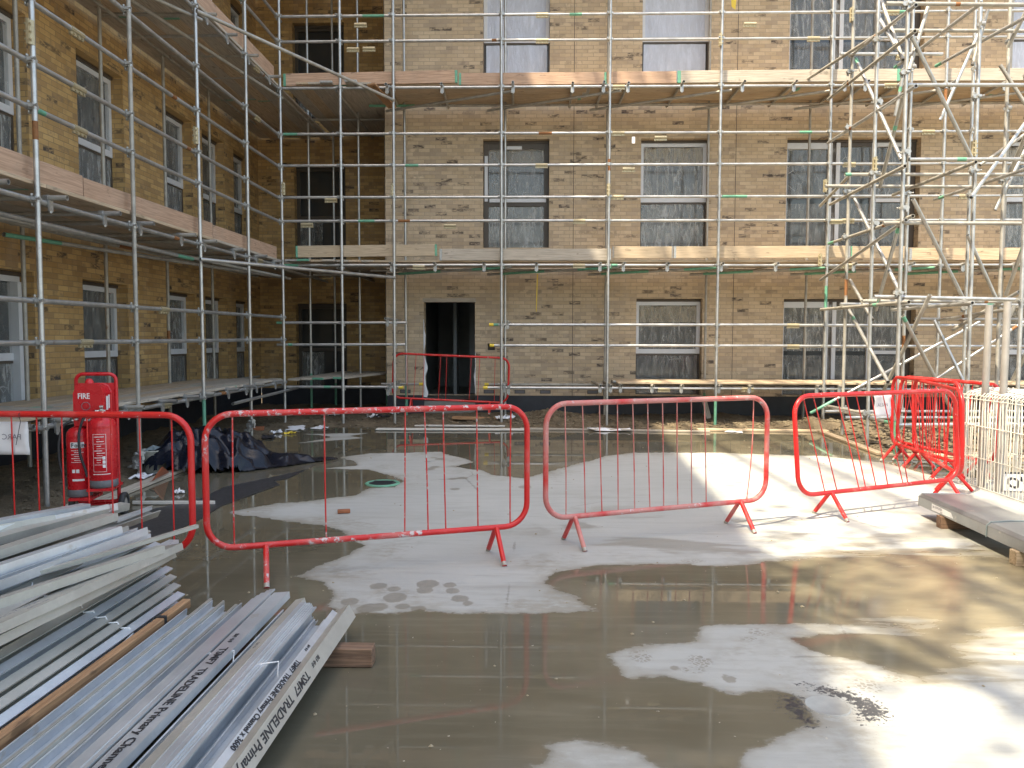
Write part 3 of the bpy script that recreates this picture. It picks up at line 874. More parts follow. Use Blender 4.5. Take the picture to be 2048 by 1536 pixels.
def window(fn, u0, u1, z0, z1, kind, shared={}):
    WSEED[0] += 3.7; sd_ = WSEED[0]; fn0 = fn; dd = .055
    fn = lambda u, z, d: fn0(u, z, d + dd)
    g = 0.004; u0 += g; u1 -= g; z0 += g; z1 -= g
    zt = z0 + 0.43 * (z1 - z0)               # transom
    fr = MB()

    def bx(a, b_, c, d_, e=0.13, f=0.2, mi=0): fr.box(a, b_, c, d_, e, f, mi, lambda u, z, q: fn(u, z, q)) if False else fr.hexa([fn(a, c, e), fn(b_, c, e), fn(b_, c, f), fn(a, c, f), fn(a, d_, e), fn(b_, d_, e), fn(b_, d_, f), fn(a, d_, f)], mi)
    fw = 0.075
    top = z1 - 0.05
    bx(u0, u1, top + .001, z1, 0.10, 0.235, 1)              # dark head
    whit = 0
    if kind in ('sash', 'left', 'left_door', 'sky_film'):
        bx(u0, u0 + fw, zt, top); bx(u1 - fw, u1, zt, top)
        bx(u0 + fw + .001, u1 - fw - .001, top - fw, top - .001, 0.13, 0.2); bx(u0 + fw + .001, u1 - fw - .001, zt + .001, zt + fw + .02, 0.13, 0.2)
        bx(u0, u0 + 0.03, z0, zt - .002, 0.14, 0.2, 1); bx(u1 - 0.03, u1, z0, zt - .002, 0.14, 0.2, 1)
        bx(u0 + .031, u1 - .031, zt - .035, zt - .003, 0.14, 0.2, 1)
        if kind == 'left_door': bx(u1 - .16, u1 - fw - .002, z0, top - fw - .002, 0.05, 0.18, 0)
    elif kind == 'taped':
        bx(u0, u0 + .10, z0, top, 0.12, 0.2, 1); bx(u1 - .10, u1, z0, top, 0.12, 0.2, 1)
        bx(u0 + .101, u1 - .101, top - .12, top - .001, 0.12, 0.2, 1); bx(u0 + .101, u1 - .101, zt - .07, zt, 0.12, 0.2, 1)
        bx(u0 + .12, u1 - .06, zt + .002, zt + .075, 0.09, 0.12, 0)
        bx(u0 + .02, u0 + .085, zt + .02, top - .25, 0.095, 0.118, 0)
        bx(u0 + .47, u0 + .78, top - .12, top - .055, 0.095, 0.118, 0)
    elif kind == 'dark':
        for a, b_ in ((u0, u0 + .07), (u1 - .07, u1)): bx(a, b_, z0, top, 0.13, 0.2, 1)
        bx(u0 + .071, u1 - .071, top - .07, top - .001, .13, .2, 1); bx(u0 + .071, u1 - .071, zt, zt + .08, .13, .2, 1)
    else:                                      # triple
        w = u1 - u0
        bx(u0, u0 + .06, z0, top - .13, .11, .2)
        bx(u0 + .06, u0 + .33 * w, top - .12, top - .002, .13, .2)
        for f0, f1 in ((.335, .365), (.395, .425), (.665, .70)):
            bx(u0 + f0 * w, u0 + f1 * w, z0, top - .002, .12, .2)
        bx(u0 + .366 * w, u0 + .394 * w, z0, top - .002, .15, .2, 1)
        bx(u0 + .43 * w, u0 + .66 * w, top - .07, top - .002, .13, .2, 1)
        bx(u0 + .705 * w, u1 - .10, zt, zt + .07, .13, .2)
        bx(u1 - .10, u1, z0, top - .002, .13, .2, 1)
        bx(u0 + .705 * w, u1 - .101, top - .08, top - .002, .13, .2)
    o = fr.build('window', ['white_frame', 'dark_frame'], building)
    gl = MB(); gl.quad(fn(u0, z0, .185), fn(u1, z0, .185), fn(u1, z1, .185), fn(u0, z1, .185)); gl.build('pane', 'glass', o)
    if kind == 'sky_film':
        film_mesh(fn, u0 + .05, u1 - .05, z0 + .02, zt - .04, .175, sd_).build('plastic_film', 'film_sky', o)
        film_mesh(fn, u0 + .06, u1 - .06, zt + .08, top - .06, .175, sd_ + 2).build('plastic_film', 'film_sky', o)
    elif kind == 'dark':  # film cut back to darken the windows in the shaded recess
        film_mesh(fn, u0 + .06, u0 + .5 * (u1 - u0), z0 + .02, zt, .17, sd_, .1).build('plastic_film', 'film', o)
    else:
        film_mesh(fn, u0 + .04, u1 - .04, z0 + .02, zt - .03, .165, sd_, 0.0).build('plastic_film', 'film', o)
        film_mesh(fn, u0 + .06, u1 - .06, zt + .06, top - .05, .165, sd_ + 2, .12).build('plastic_film', 'film', o)
        if kind in ('sash', 'taped'):
            film_mesh(fn, u0 + .08, u1 - .08, top - .42, top - .08, .140, sd_ + 4, .15).build('plastic_film', 'film_brown', o)
    return o


for w in wins_main: window(f_main, *w)
for w in wins_left: window(f_left, *w)
for w in wins_rec: window(f_rec, *w)

# ------------------------------------------------------------------ scaffolding
def bands(rnd, prob=0.3):
    """painted or rusty lengths on a tube"""
    out = []
    if rnd.random() < prob * 0.7:
        t = rnd.choice([0.0, rnd.uniform(0.05, 0.85)]); out.append((t, t + rnd.uniform(0.03, 0.09), 1))
    if rnd.random() < 0.22:
        t = rnd.uniform(0.1, 0.9); out.append((t, t + rnd.uniform(0.015, 0.04), 2))
    return out


TRND = random.Random(5)


def tube_part(kind, p0, p1, parent, r=0.0255, mat='galv', bd=None, prob=0.3):
    b = MB(); b.tube(p0, p1, r, 12, True, bands(TRND, prob) if bd is None else bd)
    return b.build(kind, [mat, 'green', 'rust', 'blue'], parent)


def band(b, axis, at, r=0.034, w=0.05, seg=10, mi=0):
    a = Vector(axis).normalized() * (w / 2); at = Vector(at)
    b.tube(at - a, at + a, r, seg, False, (), mi)


# a right-angle coupler: upright band at the origin, level band along x set back by 52 mm, hinges, bolts and nuts
cb = MB()
band(cb, (0, 0, 1), (0, 0, 0), 0.033, 0.055); band(cb, (1, 0, 0), (0, 0.052, 0), 0.033, 0.055)
cb.box(-.03, .03, .012, .04, -.03, .03)
cb.box(-.06, -.03, -.022, .022, -.016, .016); cb.box(.03, .052, -.015, .015, -.018, .018)
cb.tube((-.05, -.06, 0), (-.05, .03, 0), .008, 6, False); cb.tube((-.05, -.06, 0), (-.05, -.045, 0), .015, 6, False)
cb.tube((.0, .05, -.055), (.0, .05, .055), .008, 6, False); cb.tube((.0, .05, .04), (.0, .05, .056), .015, 6, False)
cb.box(.012, .04, .035, .068, -.06, -.03)
COUPLER = bpy.data.meshes.new('coupler'); COUPLER.from_pydata(cb.v, [], cb.f); COUPLER.materials.append(M['coupler']); COUPLER.update()
# a clip that carries a transom on a ledger
cb = MB()
band(cb, (1, 0, 0), (0, 0, 0), 0.032, 0.045); band(cb, (0, 1, 0), (0, 0, .052), 0.031, 0.05)
cb.box(-.03, .03, -.045, -.026, -.075, .03); cb.tube((0, -.036, -.095), (0, -.036, .02), .008, 6, False); cb.tube((0, -.036, -.09), (0, -.036, -.072), .015, 6, False)
CLIP = bpy.data.meshes.new('transom_clip'); CLIP.from_pydata(cb.v, [], cb.f); CLIP.materials.append(M['coupler']); CLIP.update()
# a sleeve coupler
cb = MB()
cb.tube((-.11, 0, 0), (.11, 0, 0), .0335, 10, False); cb.box(-.115, .115, -.012, .012, -.058, -.03)
for x in (-.07, .0, .07): cb.tube((x, -.03, -.045), (x, .03, -.045), .012, 6, False)
SLEEVE = bpy.data.meshes.new('sleeve_coupler'); SLEEVE.from_pydata(cb.v, [], cb.f); SLEEVE.materials.append(M['brass']); SLEEVE.update()


def inst(kind, me_, at, rz, parent, rx=0.0):
    o = bpy.data.objects.new(kind, me_); COL.objects.link(o)
    o.location = at; o.rotation_euler = (rx, 0, rz + TRND.uniform(-.04, .04))
    adopt(o, parent); return o


def sleeve(at, axis, parent):
    o = bpy.data.objects.new('sleeve_coupler', SLEEVE); COL.objects.link(o)
    a = Vector(axis).normalized(); s, u = MB().frame(a)
    o.matrix_world = Matrix.Translation(at) @ Matrix((a, -s, u)).transposed().to_4x4()
    o.parent = parent; o.matrix_parent_inverse = world_of(parent).inverted()
    return o


WOODS = ['wood', 'wood', 'wood_old', 'wood', 'wood_pale']
BRND = random.Random(21)


def plank(kind, p0, p1, w, t, mat, parent=None, roll=0.0, ends=None, droop=0.0):
    """a board modelled along its own x axis; p0 -> p1 is its centre line"""
    p0, p1 = Vector(p0), Vector(p1); L = (p1 - p0).length
    b = MB()
    segs = [0, .015, .985, 1] if ends else [0, 1]
    for i in range(len(segs) - 1):
        a, c = L * (segs[i] - .5), L * (segs[i + 1] - .5)
        b.box(a, c, -w / 2, w / 2, -t / 2, t / 2, 1 if (ends and i != 1) else 0)
    o = b.build(kind, [mat] + ([ends] if ends else []))
    a = (p1 - p0).normalized(); s, u = MB().frame(a)
    o.matrix_world = Matrix.Translation((p0 + p1) / 2) @ (Matrix((a, -s, u)).transposed() @ Matrix.Rotation(roll, 3, 'X')).to_4x4()
    bevel(o, .004, 1)
    if parent is not None: adopt_keep(o, parent)
    return o


def adopt_keep(o, parent):
    o.parent = parent; o.matrix_parent_inverse = world_of(parent).inverted()


def deck(axis, a0, a1, c0, n, z, label, group, mats=WOODS, length=3.9, w=0.225, gap=0.007, jag=0.12, skip=()):
    """loose boards side by side; axis 'x' or 'y' is the way they run"""
    for k in range(n):
        c = c0 + (k + .5) * (w + gap)
        a = a0 + BRND.uniform(-jag, jag)
        first = True
        while a < a1 - 0.4:
            e = min(a + length, a1 + BRND.uniform(-jag, jag))
            zz = z + .019 + BRND.uniform(-.002, .003)
            p, q = ((a, c, zz), (e, c, zz)) if axis == 'x' else ((c, a, zz), (c, e, zz))
            if (k, round(a)) not in skip:
                o = plank('scaffold_board', p, q, w, .038, BRND.choice(mats), ends=BRND.choice([None, None, 'green', 'coupler']))
                tag(o, label, 'board', group)
            a = e + .006


LIFT = (0.815, 3.05, 6.285)            # underside of the boards on each lift

# ---- main front
SY, IY = 14.3, 15.48
sm = thing('scaffold', 'long tube scaffold standing along the main brick front with a gap before the doorway', 'scaffold', (3, SY, 0))
OUT = [-3.5, -2.53, -.53, 1.43, 3.44, 5.42, 7.47, 9.35]
INN = [-2.5, -.5, 1.5, 3.5, 5.47, 7.4, 9.3]
for x in OUT: tube_part('standard', (x, SY, -.02 if x > -2.6 else 0.02), (x + TRND.uniform(-.02, .02), SY, 9.9), sm, 0.0265, bd=[(.0, .06, 1)] if x == 3.44 else None, prob=.25)
for x in INN: tube_part('standard', (x, IY, .06), (x + TRND.uniform(-.02, .02), IY, 9.9), sm, mat='galv_dark' if x > 1 else 'galv', prob=.45)
ly = SY + .052
LEDG = [(0.71, -4.75, -2.39), (0.71, -.86, 10.6), (1.915, -4.75, -2.3), (1.885, -.75, 10.6), (1.505, -4.75, -2.33), (1.50, -.74, 10.6)]
LEDG += [(z, -4.7, 10.6) for z in (2.985, 3.80, 4.235, 4.815, 5.39, 6.22, 7.055, 7.51, 8.12)]
for z, a, c in LEDG:
    x = a
    while x < c - .5:
        e = min(c, x + TRND.choice([4.9, 5.6, 6.3])); e = c if c - e < 1.2 else e
        t_ = tube_part('ledger' if z in (0.71, 2.985, 6.22) else 'guard_rail', (x, ly, z), (e - .004, ly, z + TRND.uniform(-.008, .008)), sm, 0.0255, prob=.55)
        if e < c: sleeve((e, ly, z), (1, 0, 0), sm)
        x = e
for z, a, c in ((.71, -3.0, -2.15), (.71, -.9, 10.6), (2.985, -3.2, 10.6), (6.22, -3.2, 10.6)):
    tube_part('ledger', (a, IY - .052, z), (c, IY - .052, z), sm, mat='galv_dark', prob=.6)
for x in OUT:
    for z, a, c in LEDG:
        if a - .1 < x < c + .2: inst('coupler', COUPLER, (x, SY, z), 0, sm)
TR1 = [XC(0) * 0 + at_y(p, 527, SY).x for p in (783, 870, 968, 1073, 1200, 1247, 1335, 1443, 1552, 1708, 1820, 1927, 2030)]
TR2 = [at_y(p, 175, SY).x for p in (774, 884, 1026, 1145, 1207, 1256, 1364, 1485, 1588, 1690, 1731, 1802, 1905, 2010)]
TR0 = [at_y(p, 770, SY).x for p in (780, 1008, 1200, 1221, 1241, 1304, 1363, 1438, 1499, 1634, 1679, 1720, 1840, 1950, 2040)]
for trs, z in ((TR0, .762), (TR1, 3.002), (TR2, 6.237)):
    for x in trs:
        zz = z if z > 1 else .762
        y0_ = SY - .14 + TRND.uniform(-.05, .06)
        tube_part('transom', (x, y0_, zz + .025 - (.025 if z > 1 else .024)), (x + TRND.uniform(-.05, .05), IY + .16, zz), sm, bd=[], mat=TRND.choice(['galv', 'galv_dark']))
        inst('transom_clip', CLIP, (x, ly, zz - .052), 0, sm)
for i in range(len(INN) - 1):              # level braces under the boards, from inner to outer standards
    for z, mt in ((2.90, 'green'), (6.10, 'galv_dark')):
        p, q = Vector((INN[i] - .35, IY - .1, z)), Vector((INN[i + 1] + .15, SY + .06, z + .05))
        tube_part('brace', p, q, sm, mat='galv_dark', bd=[(.1, .45, 1), (.7, .95, 1)] if mt == 'green' else [])
tube_part('brace', (5.15, SY - .10, .27), (8.15, SY - .12, 1.95), sm, 0.0275, bd=[(.0, .14, 1)])
tube_part('brace', (7.4, SY - .1, .9), (9.9, SY - .1, 2.6), sm)
# yellow caps on the tube ends beside the doorway
for x, y, z in ((-2.39, ly, .71), (-2.16, IY - .052, .71), (-.86, ly, .71), (-.9, IY - .052, .71), (-.75, ly, 1.885), (-.74, ly, 1.50)):
    s_ = 1 if x < -2 else -1
    bb = MB(); bb.tube((x - .07 * s_, y, z), (x + .012 * s_, y, z), .031, 10, False); bb.build('end_cap', 'yellow', sm)
# putlog stubs at the doorway
for x, z in ((-2.66, 1.99), (-2.66, .70), (-.42, 1.94), (-.40, .72)):
    tube_part('transom', (x, SY - .16, z), (x + .03, IY + .1, z), sm, bd=[])
    inst('transom_clip', CLIP, (x, ly, z - .052), 0, sm)
# toe boards
ty = SY + .105


def toe(kind_mat, xa, xb, z, tilt=0.0, y=ty, h=.215):
    plank('toe_board', (xa, y, z), (xb, y, z + tilt), h, .038, kind_mat, sm, roll=PI / 2, ends=TRND.choice([None, 'coupler', 'green']))


tx = lambda p, py=510: at_y(p, py, ty).x
toe('wood_pale', tx(592), tx(874), 3.24, .03, ty - .005)
toe('wood_old', tx(879), tx(1222), 3.185)
toe('wood_pale', tx(1225), tx(1345), 3.225); toe('wood_pale', tx(1347), tx(1700), 3.225, .01); toe('wood_pale', tx(1702), tx(1815), 3.225)
toe('wood', tx(1818), tx(2170), 3.19)
tz = lambda py: at_y(1000, py, ty).z
toe('wood_pink', tx(567, 150), tx(915, 150), tz(159) + .01, .045, ty - .005, .225)
toe('wood_pink', tx(918, 150), tx(1213, 150), tz(158)); toe('wood_pink', tx(1215, 150), tx(1353, 150), tz(157)); toe('wood_old', tx(1355, 150), tx(1800, 150), tz(156), .01); toe('wood_old', tx(1802, 150), tx(2170, 150), tz(155))
deck('x', -2.95, 10.8, SY + .13, 5, LIFT[1], 'weathered scaffold board on the first lift along the main front', 'boards of the first lift, main front')
deck('x', -2.95, 10.8, SY + .13, 5, LIFT[2], 'scaffold board on the second lift above the first floor windows of the main front', 'boards of the second lift, main front', ['wood', 'wood_pale', 'wood'])
deck('x', at_y(1238, 765, SY).x, 10.8, SY + .0, 5, LIFT[0] - .025, 'scaffold board on the lowest lift below the ground floor windows of the main front', 'boards of the lowest lift, main front', ['wood_pale', 'wood', 'wood_pale'])

deck('x', -2.95, 10.8, SY + .13, 5, 9.5, 'scaffold board on the top lift above the photo, main front', 'boards of the top lift, main front', ['wood'])

# ---- left wing
SX, IX = -4.6, -5.95
sl = thing('scaffold', 'tube scaffold along the golden brick left wing with pinkish toe boards', 'scaffold', (SX, 9, 0))
OY = [5.35, 7.15, 8.9, 10.72, 12.55, 14.3]
IYS = [5.4, 7.15, 8.95, 10.72, 12.55, 14.35, 16.2]
for y in OY: tube_part('standard', (SX, y, -.02), (SX + TRND.uniform(-.02, .02), y, 9.9), sl, .0248, prob=.2, mat='galv' if y != 8.9 else 'galv_dark')
for y in IYS: tube_part('standard', (IX, y, .05), (IX + TRND.uniform(-.02, .02), y, 9.9), sl, mat='galv_dark', prob=.5)
for x, y in ((-4.67, 16.3), (-3.57, 16.1), (-4.45, 17.5), (-3.25, 17.4)):
    tube_part('standard', (x, y, .1), (x, y, 9.9), sl, mat='galv', prob=.3)
lx = SX - .052
for z0_, z1_, kind in ((.76, .80, 'ledger'), (1.565, 1.6, 'guard_rail'), (1.96, 2.02, 'guard_rail'), (2.90, 2.965, 'ledger'), (3.75, 3.785, 'guard_rail'), (4.17, 4.215, 'guard_rail'),
                       (4.73, 4.79, 'guard_rail'), (5.35, 5.37, 'guard_rail'), (6.13, 6.2, 'ledger'), (7.0, 7.05, 'guard_rail'), (7.5, 7.5, 'guard_rail')):
    f = lambda y: z0_ + (z1_ - z0_) * (y - 7.15) / 7.15
    cut = TRND.choice([7.95, 9.7, 13.2, 10.0])
    tube_part(kind, (lx, 4.0, f(4.0)), (lx, cut, f(cut)), sl, prob=.4); tube_part(kind, (lx, cut + .004, f(cut)), (lx, 14.55, f(14.55)), sl, prob=.4)
    sleeve((lx, cut, f(cut)), (0, 1, 0), sl)
    for y in OY:
        inst('coupler', COUPLER, (SX, y, f(y)), PI / 2, sl)
    if kind == 'ledger':
        tube_part('ledger', (IX + .052, 4.0, z0_), (IX + .052, 16.6, z1_), sl, mat='galv_dark', prob=.5)
        ztr = .0265 + .0255
        y = 4.6
        while y < 14.2:
            yy = y + TRND.uniform(-.15, .15)
            zt_ = f(yy) + .052
            tube_part('transom', (SX + .11 + TRND.uniform(0, .07), yy, zt_), (IX - .2, yy + TRND.uniform(-.06, .06), zt_ - .004), sl, bd=[], mat=TRND.choice(['galv', 'galv_dark']))
            inst('transom_clip', CLIP, (lx, yy, f(yy)), PI / 2, sl)
            y += .92 if z0_ > 1 else .7
for y in (-7.2, -5.0, -2.8, -.6, 1.6, 3.6, 5.4, 7.2, 9.0):
    tube_part('standard', (SX, y, 9.9 if y > 5 else -.02), (SX, y, 25.2), sl, bd=[])
for z, bw in ((18.9, .22), (20.15, .0), (20.55, .0), (21.1, .32), (21.9, .0), (22.6, .0), (23.1, .26), (23.75, 0), (24.3, .34), (24.9, 0), (25.1, .0)):
    if bw: plank('toe_board', (SX - .1, -8.2, z), (SX - .1, 9.8, z + .05), bw, .04, 'wood', sl, roll=PI / 2)
    else: tube_part('guard_rail', (lx, -8.3, z), (lx, 9.9, z + .04), sl, .03, bd=[])
tube_part('ledger', (SX + .01 + .06, 11.6, .62), (SX + .06, 14.9, .66), sl, bd=[])
tube_part('ledger', (SX - .25, 5.0, 2.74), (SX - .2, 10.9, 2.74), sl, bd=[(.92, 1, 1)]); tube_part('ledger', (IX + .5, 4.5, 2.80), (SX - .05, 14.6, 2.78), sl, mat='galv_dark', bd=[(.0, .1, 1)])
tube_part('ledger', (IX + .3, 8.2, 2.72), (SX - .06, 14.9, 2.78), sl, mat='galv_dark', bd=[(0, .12, 1)])
tube_part('brace', (SX + .06, 10.55, 2.70), (-2.5, SY - .07, 2.745), sl, .0265, bd=[])
tube_part('brace', (SX + .06, 10.60, 6.05), (-2.5, SY - .07, 5.96), sl, .0265, bd=[], mat='galv_dark')
tube_part('brace', (IX, 5.0, 5.95), (SX, 14.4, 6.05), sl, mat='galv_dark', bd=[(.1, .2, 1)])
tube_part('brace', (IX, 7.6, 5.95), (SX, 10.9, 6.05), sl, mat='galv_dark', bd=[])
for x0, y0_, x1, y1, z in ((-4.67, 14.3, -4.67, 17.7, 6.16), (-3.57, 14.3, -3.57, 17.6, 6.16), (-4.67, 14.3, -4.67, 17.7, 2.93), (-3.57, 14.3, -3.57, 17.6, 2.93), (-4.6, 16.3, -3.0, 16.3, 6.2), (-4.6, 16.3, -3, 16.3, 2.97), (-4.6, 17.5, -3, 17.5, 6.2)):
    tube_part('ledger', (x0, y0_, z), (x1, y1, z), sl, mat='galv_dark', bd=[])
for z, my, a, c in ((3.165, 'wood_pink', 3.6, 8.05), (3.17, 'wood_pink', 8.07, 11.35), (3.17, 'wood_pink', 11.37, 14.22), (6.42, 'wood_pink', 4.0, 9.2), (6.43, 'wood_pink', 9.22, 14.22)):
    plank('toe_board', (SX - .105, a, z), (SX - .105, c, z + .02), .245, .038, my, sl, roll=PI / 2)
deck('y', 4.2, 14.25, IX - .1, 6, LIFT[0] + .02, 'weathered scaffold board of the lowest walkway along the left wing', 'boards of the lowest lift, left wing', ['wood_old', 'wood_old', 'wood'])
deck('y', 3.4, 17.95, IX - .3, 7, LIFT[1] - .01, 'scaffold board on the first lift along the left wing', 'boards of the first lift, left wing', ['wood', 'wood_old'])
deck('y', 3.4, 17.95, IX - .3, 7, LIFT[2] - .05, 'scaffold board on the second lift along the left wing', 'boards of the second lift, left wing', ['wood', 'wood_old'])
deck('y', 14.32, 17.95, -4.56, 7, LIFT[1], 'scaffold board on the first lift in the dark recess', 'boards of the first lift, recess', ['wood', 'wood_old'])
deck('y', 14.32, 17.95, -4.56, 7, LIFT[2], 'scaffold board on the second lift in the dark recess', 'boards of the second lift, recess', ['wood', 'wood_old'])
deck('y', 3.4, 17.95, IX - .3, 7, 9.5, 'scaffold board on the top lift above the photo, left wing', 'boards of the top lift, left wing', ['wood'])
deck('y', 14.32, 17.95, -4.56, 7, 9.5, 'scaffold board on the top lift above the recess', 'boards of the top lift, recess', ['wood'])
for k, (x0, x1, y0_, y1, e) in enumerate(((-4.5, -4.2, 14.5, 17.6, None), (-4.25, -3.75, 14.5, 17.5, None), (-4.02, -3.35, 14.42, 17.2, 'green'), (-3.62, -3.0, 14.42, 17.0, 'green'))):
    o = plank('scaffold_board', (x0, y0_, .84 + .012 * k), (x1, y1, .86 + .01 * k), .225, .038, 'wood_old', ends=e)
    tag(o, 'loose scaffold board lying askew across the recess, one of four', 'board', 'loose boards across the recess')
o = plank('scaffold_board', at_y(742, 168, 14.22), at_y(785, 215, 14.9), .17, .038, 'wood_brown')
tag(o, 'short brown board end sticking out under the second lift at the inner corner', 'board')

# ---- loading tower on the right
tw = thing('scaffold_tower', 'sunlit loading tower of crossing scaffold tubes on the right', 'scaffold tower', (6.2, 12, 0))


def tt(kind, a, c, **kw):
    """tube between two photograph points, each with its known distance from the camera"""
    kw.setdefault('mat', TRND.choice(['galv', 'galv', 'galv_dark'])); kw.setdefault('r', .0262)
    return tube_part(kind, at_y(*a), at_y(*c), tw, **kw)


def upright(px, py, Y, top=8.8, **kw):
    p = at_y(px, py, Y)
    tube_part('standard', (p.x, Y, -.02), (p.x + TRND.uniform(-.03, .03), Y, top), tw, kw.pop('r', .0265), **kw)
    return p.x


UP = [(1690, 640, 13.1), (1741, 640, 11.85), (1798, 640, 10.7), (1809, 640, 13.1), (1931, 640, 13.2), (1940, 640, 11.4), (1998, 640, 12.0), (2041, 640, 10.5)]
for k, (px, py, Y) in enumerate(UP): upright(px, py, Y, prob=.6, mat='galv' if k not in (0, 6) else 'galv_dark')
X1, X2, X3 = [at_y(*u).x for u in UP[:3]]
FRONT = [((1748, 593, 10.78), (2070, 600, 10.78)), ((1815, 170, 10.78), (2070, 170, 10.78)), ((1772, 7, 10.78), (2070, 10, 10.78)), ((1781, 61, 11.8), (2070, 62, 11.8)),
         ((1818, 319, 10.8), (2070, 318, 10.8)), ((1766, 446, 10.78), (2070, 447, 10.78)), ((1690, 349, 11.9), (2070, 349, 11.9)), ((1680, 108, 13.05), (1885, 108, 13.05)),
         ((1650, 372, 13.05), (2070, 374, 13.05)), ((1724, 602, 11.8), (2070, 604, 11.8)), ((1680, 608, 13.05), (2070, 610, 13.05)), ((1650, 823, 13.0), (2070, 823, 13.0)), ((1690, 835, 11.9), (2070, 836, 11.9)),
         ((1790, 850, 10.8), (2070, 848, 10.8)), ((1830, 638, 13.15), (2070, 639, 13.15))]
for a, c in FRONT: tt('ledger', a, c, prob=.5)
SIDE = [((1660, 409, 14.2), (1810, 332, 10.5)), ((1656, 286, 14.2), (1832, 172, 10.45)), ((1656, 199, 14.2), (1830, 62, 10.45)), ((1606, 164, 14.6), (1790, 46, 11.6)),
        ((1700, 112, 13.2), (1832, 10, 10.45)), ((1658, 487, 14.2), (1826, 432, 10.5)), ((1641, 560, 14.2), (1812, 440, 10.6)), ((1642, 619, 14.2), (1818, 604, 10.5)),
        ((1790, 135, 13.2), (1958, 10, 10.9)), ((1822, 112, 13.3), (1962, 6, 10.8)), ((1872, 132, 13.3), (2060, 30, 10.6)), ((1786, 390, 13.2), (1952, 324, 10.6)), ((1868, 400, 13.3), (2060, 335, 10.6)),
        ((1783, 620, 13.1), (1945, 606, 10.6)), ((1880, 640, 13.0), (2060, 612, 10.7)), ((1650, 815, 13.6), (1800, 850, 10.9)), ((1640, 412, 14.15), (1700, 350, 13.0))]
for a, c in SIDE: tt('transom', a, c, bd=None, prob=.45)
BR = [((1712, 118, 13.0), (1803, 320, 10.75)), ((1824, 74, 10.62), (1945, 320, 11.3)), ((1806, 194, 10.82), (1760, 374, 11.7)), ((1857, 10, 10.9), (1818, 140, 10.65)), ((1709, 398, 13.0), (1806, 597, 10.75)),
      ((1826, 398, 10.62), (1927, 598, 11.2)), ((1797, 455, 10.85), (1752, 620, 11.75)), ((1698, 620, 13.05), (1776, 764, 11.0)), ((1806, 632, 10.6), (1912, 838, 11.2)), ((1860, 590, 10.55), (1768, 780, 11.6)),
      ((1942, 395, 11.0), (2060, 232, 12.0)), ((2060, 8, 10.9), (2015, 95, 11.2)), ((2060, 250, 10.6), (2020, 345, 11.2)), ((2060, 455, 10.6), (2012, 590, 11.3)), ((2030, 610, 10.9), (2006, 660, 11.0)), ((2060, 690, 10.4), (2025, 760, 10.8)),
      ((1755, 30, 12.0), (1790, 90, 11.2)), ((1762, 0, 12.0), (1806, 120, 11.0)), ((1905, 660, 12.6), (1990, 610, 12.0)), ((1960, 330, 12.4), (2048, 270, 12.4))]
BR += [((1944, 637, 12.5), (2038, 584, 11.5)), ((1655, 812, 13.4), (1765, 834, 12.0)), ((1812, 120, 12.9), (1790, 232, 13.0)), ((1880, 240, 12.9), (1960, 60, 12.9)),
       ((1990, 420, 12.2), (2050, 300, 12.2)), ((1935, 470, 11.6), (1998, 610, 11.9)), ((1700, 560, 13.1), (1745, 640, 12.0)), ((1868, 640, 12.9), (1935, 780, 12.6)), ((1975, 20, 11.6), (1945, 130, 11.5)), ((2000, 130, 11.8), (2055, 215, 11.8))]
for a, c in BR: tt('brace', a, c, prob=.35)
for (px, py, Y) in UP[:3]:
    x = at_y(px, py, Y).x
    for z in (0.42, 2.15, 3.3, 4.05, 5.1, 6.0): inst('coupler', COUPLER, (x, Y, z + (.03 * (14.3 - Y))), PI / 2 * TRND.choice([1, -1]), tw)
for (px, py, Y) in UP[3:]:
    x = at_y(px, py, Y).x
    for z in (.45, 2.15, 4.05, 5.1, 6.1): inst('coupler', COUPLER, (x, Y, z), TRND.choice([0, PI / 2, PI]), tw)
for px, py, Y, ax in ((1703, 30, 13.1, (0, 0, 1)), (1749, 330, 11.85, (0, 0, 1)), (1947, 298, 11.4, (0, 0, 1)), (1806, 113, 13.05, (1, 0, 0)), (1640, 520, 14.28, (0, 0, 1)), (1650, 372, 14.28, (0, 0, 1))):
    sleeve(at_y(px, py, Y), ax, tw)
for px, py, ax in ((721, 49, (1, 0, 0)), (738, 97, (1, 0, 0)), (706, 98, (1, 0, 0)), (567, 378, (0, 0, 1)), (614, 449, (1, 0, 0)), (662, 399, (1, 0, 0)), (785, 380, (0, 0, 1)), (838, 533, (1, 0, 0)), (900, 451, (1, 0, 0)),
                   (1257, 338, (1, 0, 0)), (1321, 275, (1, 0, 0)), (1328, 778, (1, 0, 0)), (1441, 80, (0, 0, 1)), (1500, 48, (1, 0, 0)), (1217, 380, (0, 0, 1)), (1672, 442, (1, 0, 0))):
    p = at_y(px, py, ly if ax[0] else SY); sleeve(p, ax, sm)
for px, py, X, ax in ((62, 66, SX, (0, 0, 1)), (392, 272, SX, (0, 0, 1))):
    sleeve(at_x(px, py, SX), ax, sl)
# loose couplers left on the feet of two left standards
for y, z in ((8.9, .16), (12.55, .16)):
    for k in range(3): inst('coupler', COUPLER, (SX - .03 + .03 * k, y - .04, z + .05 * (k - 1)), k * 1.3, sl, rx=k * .8)

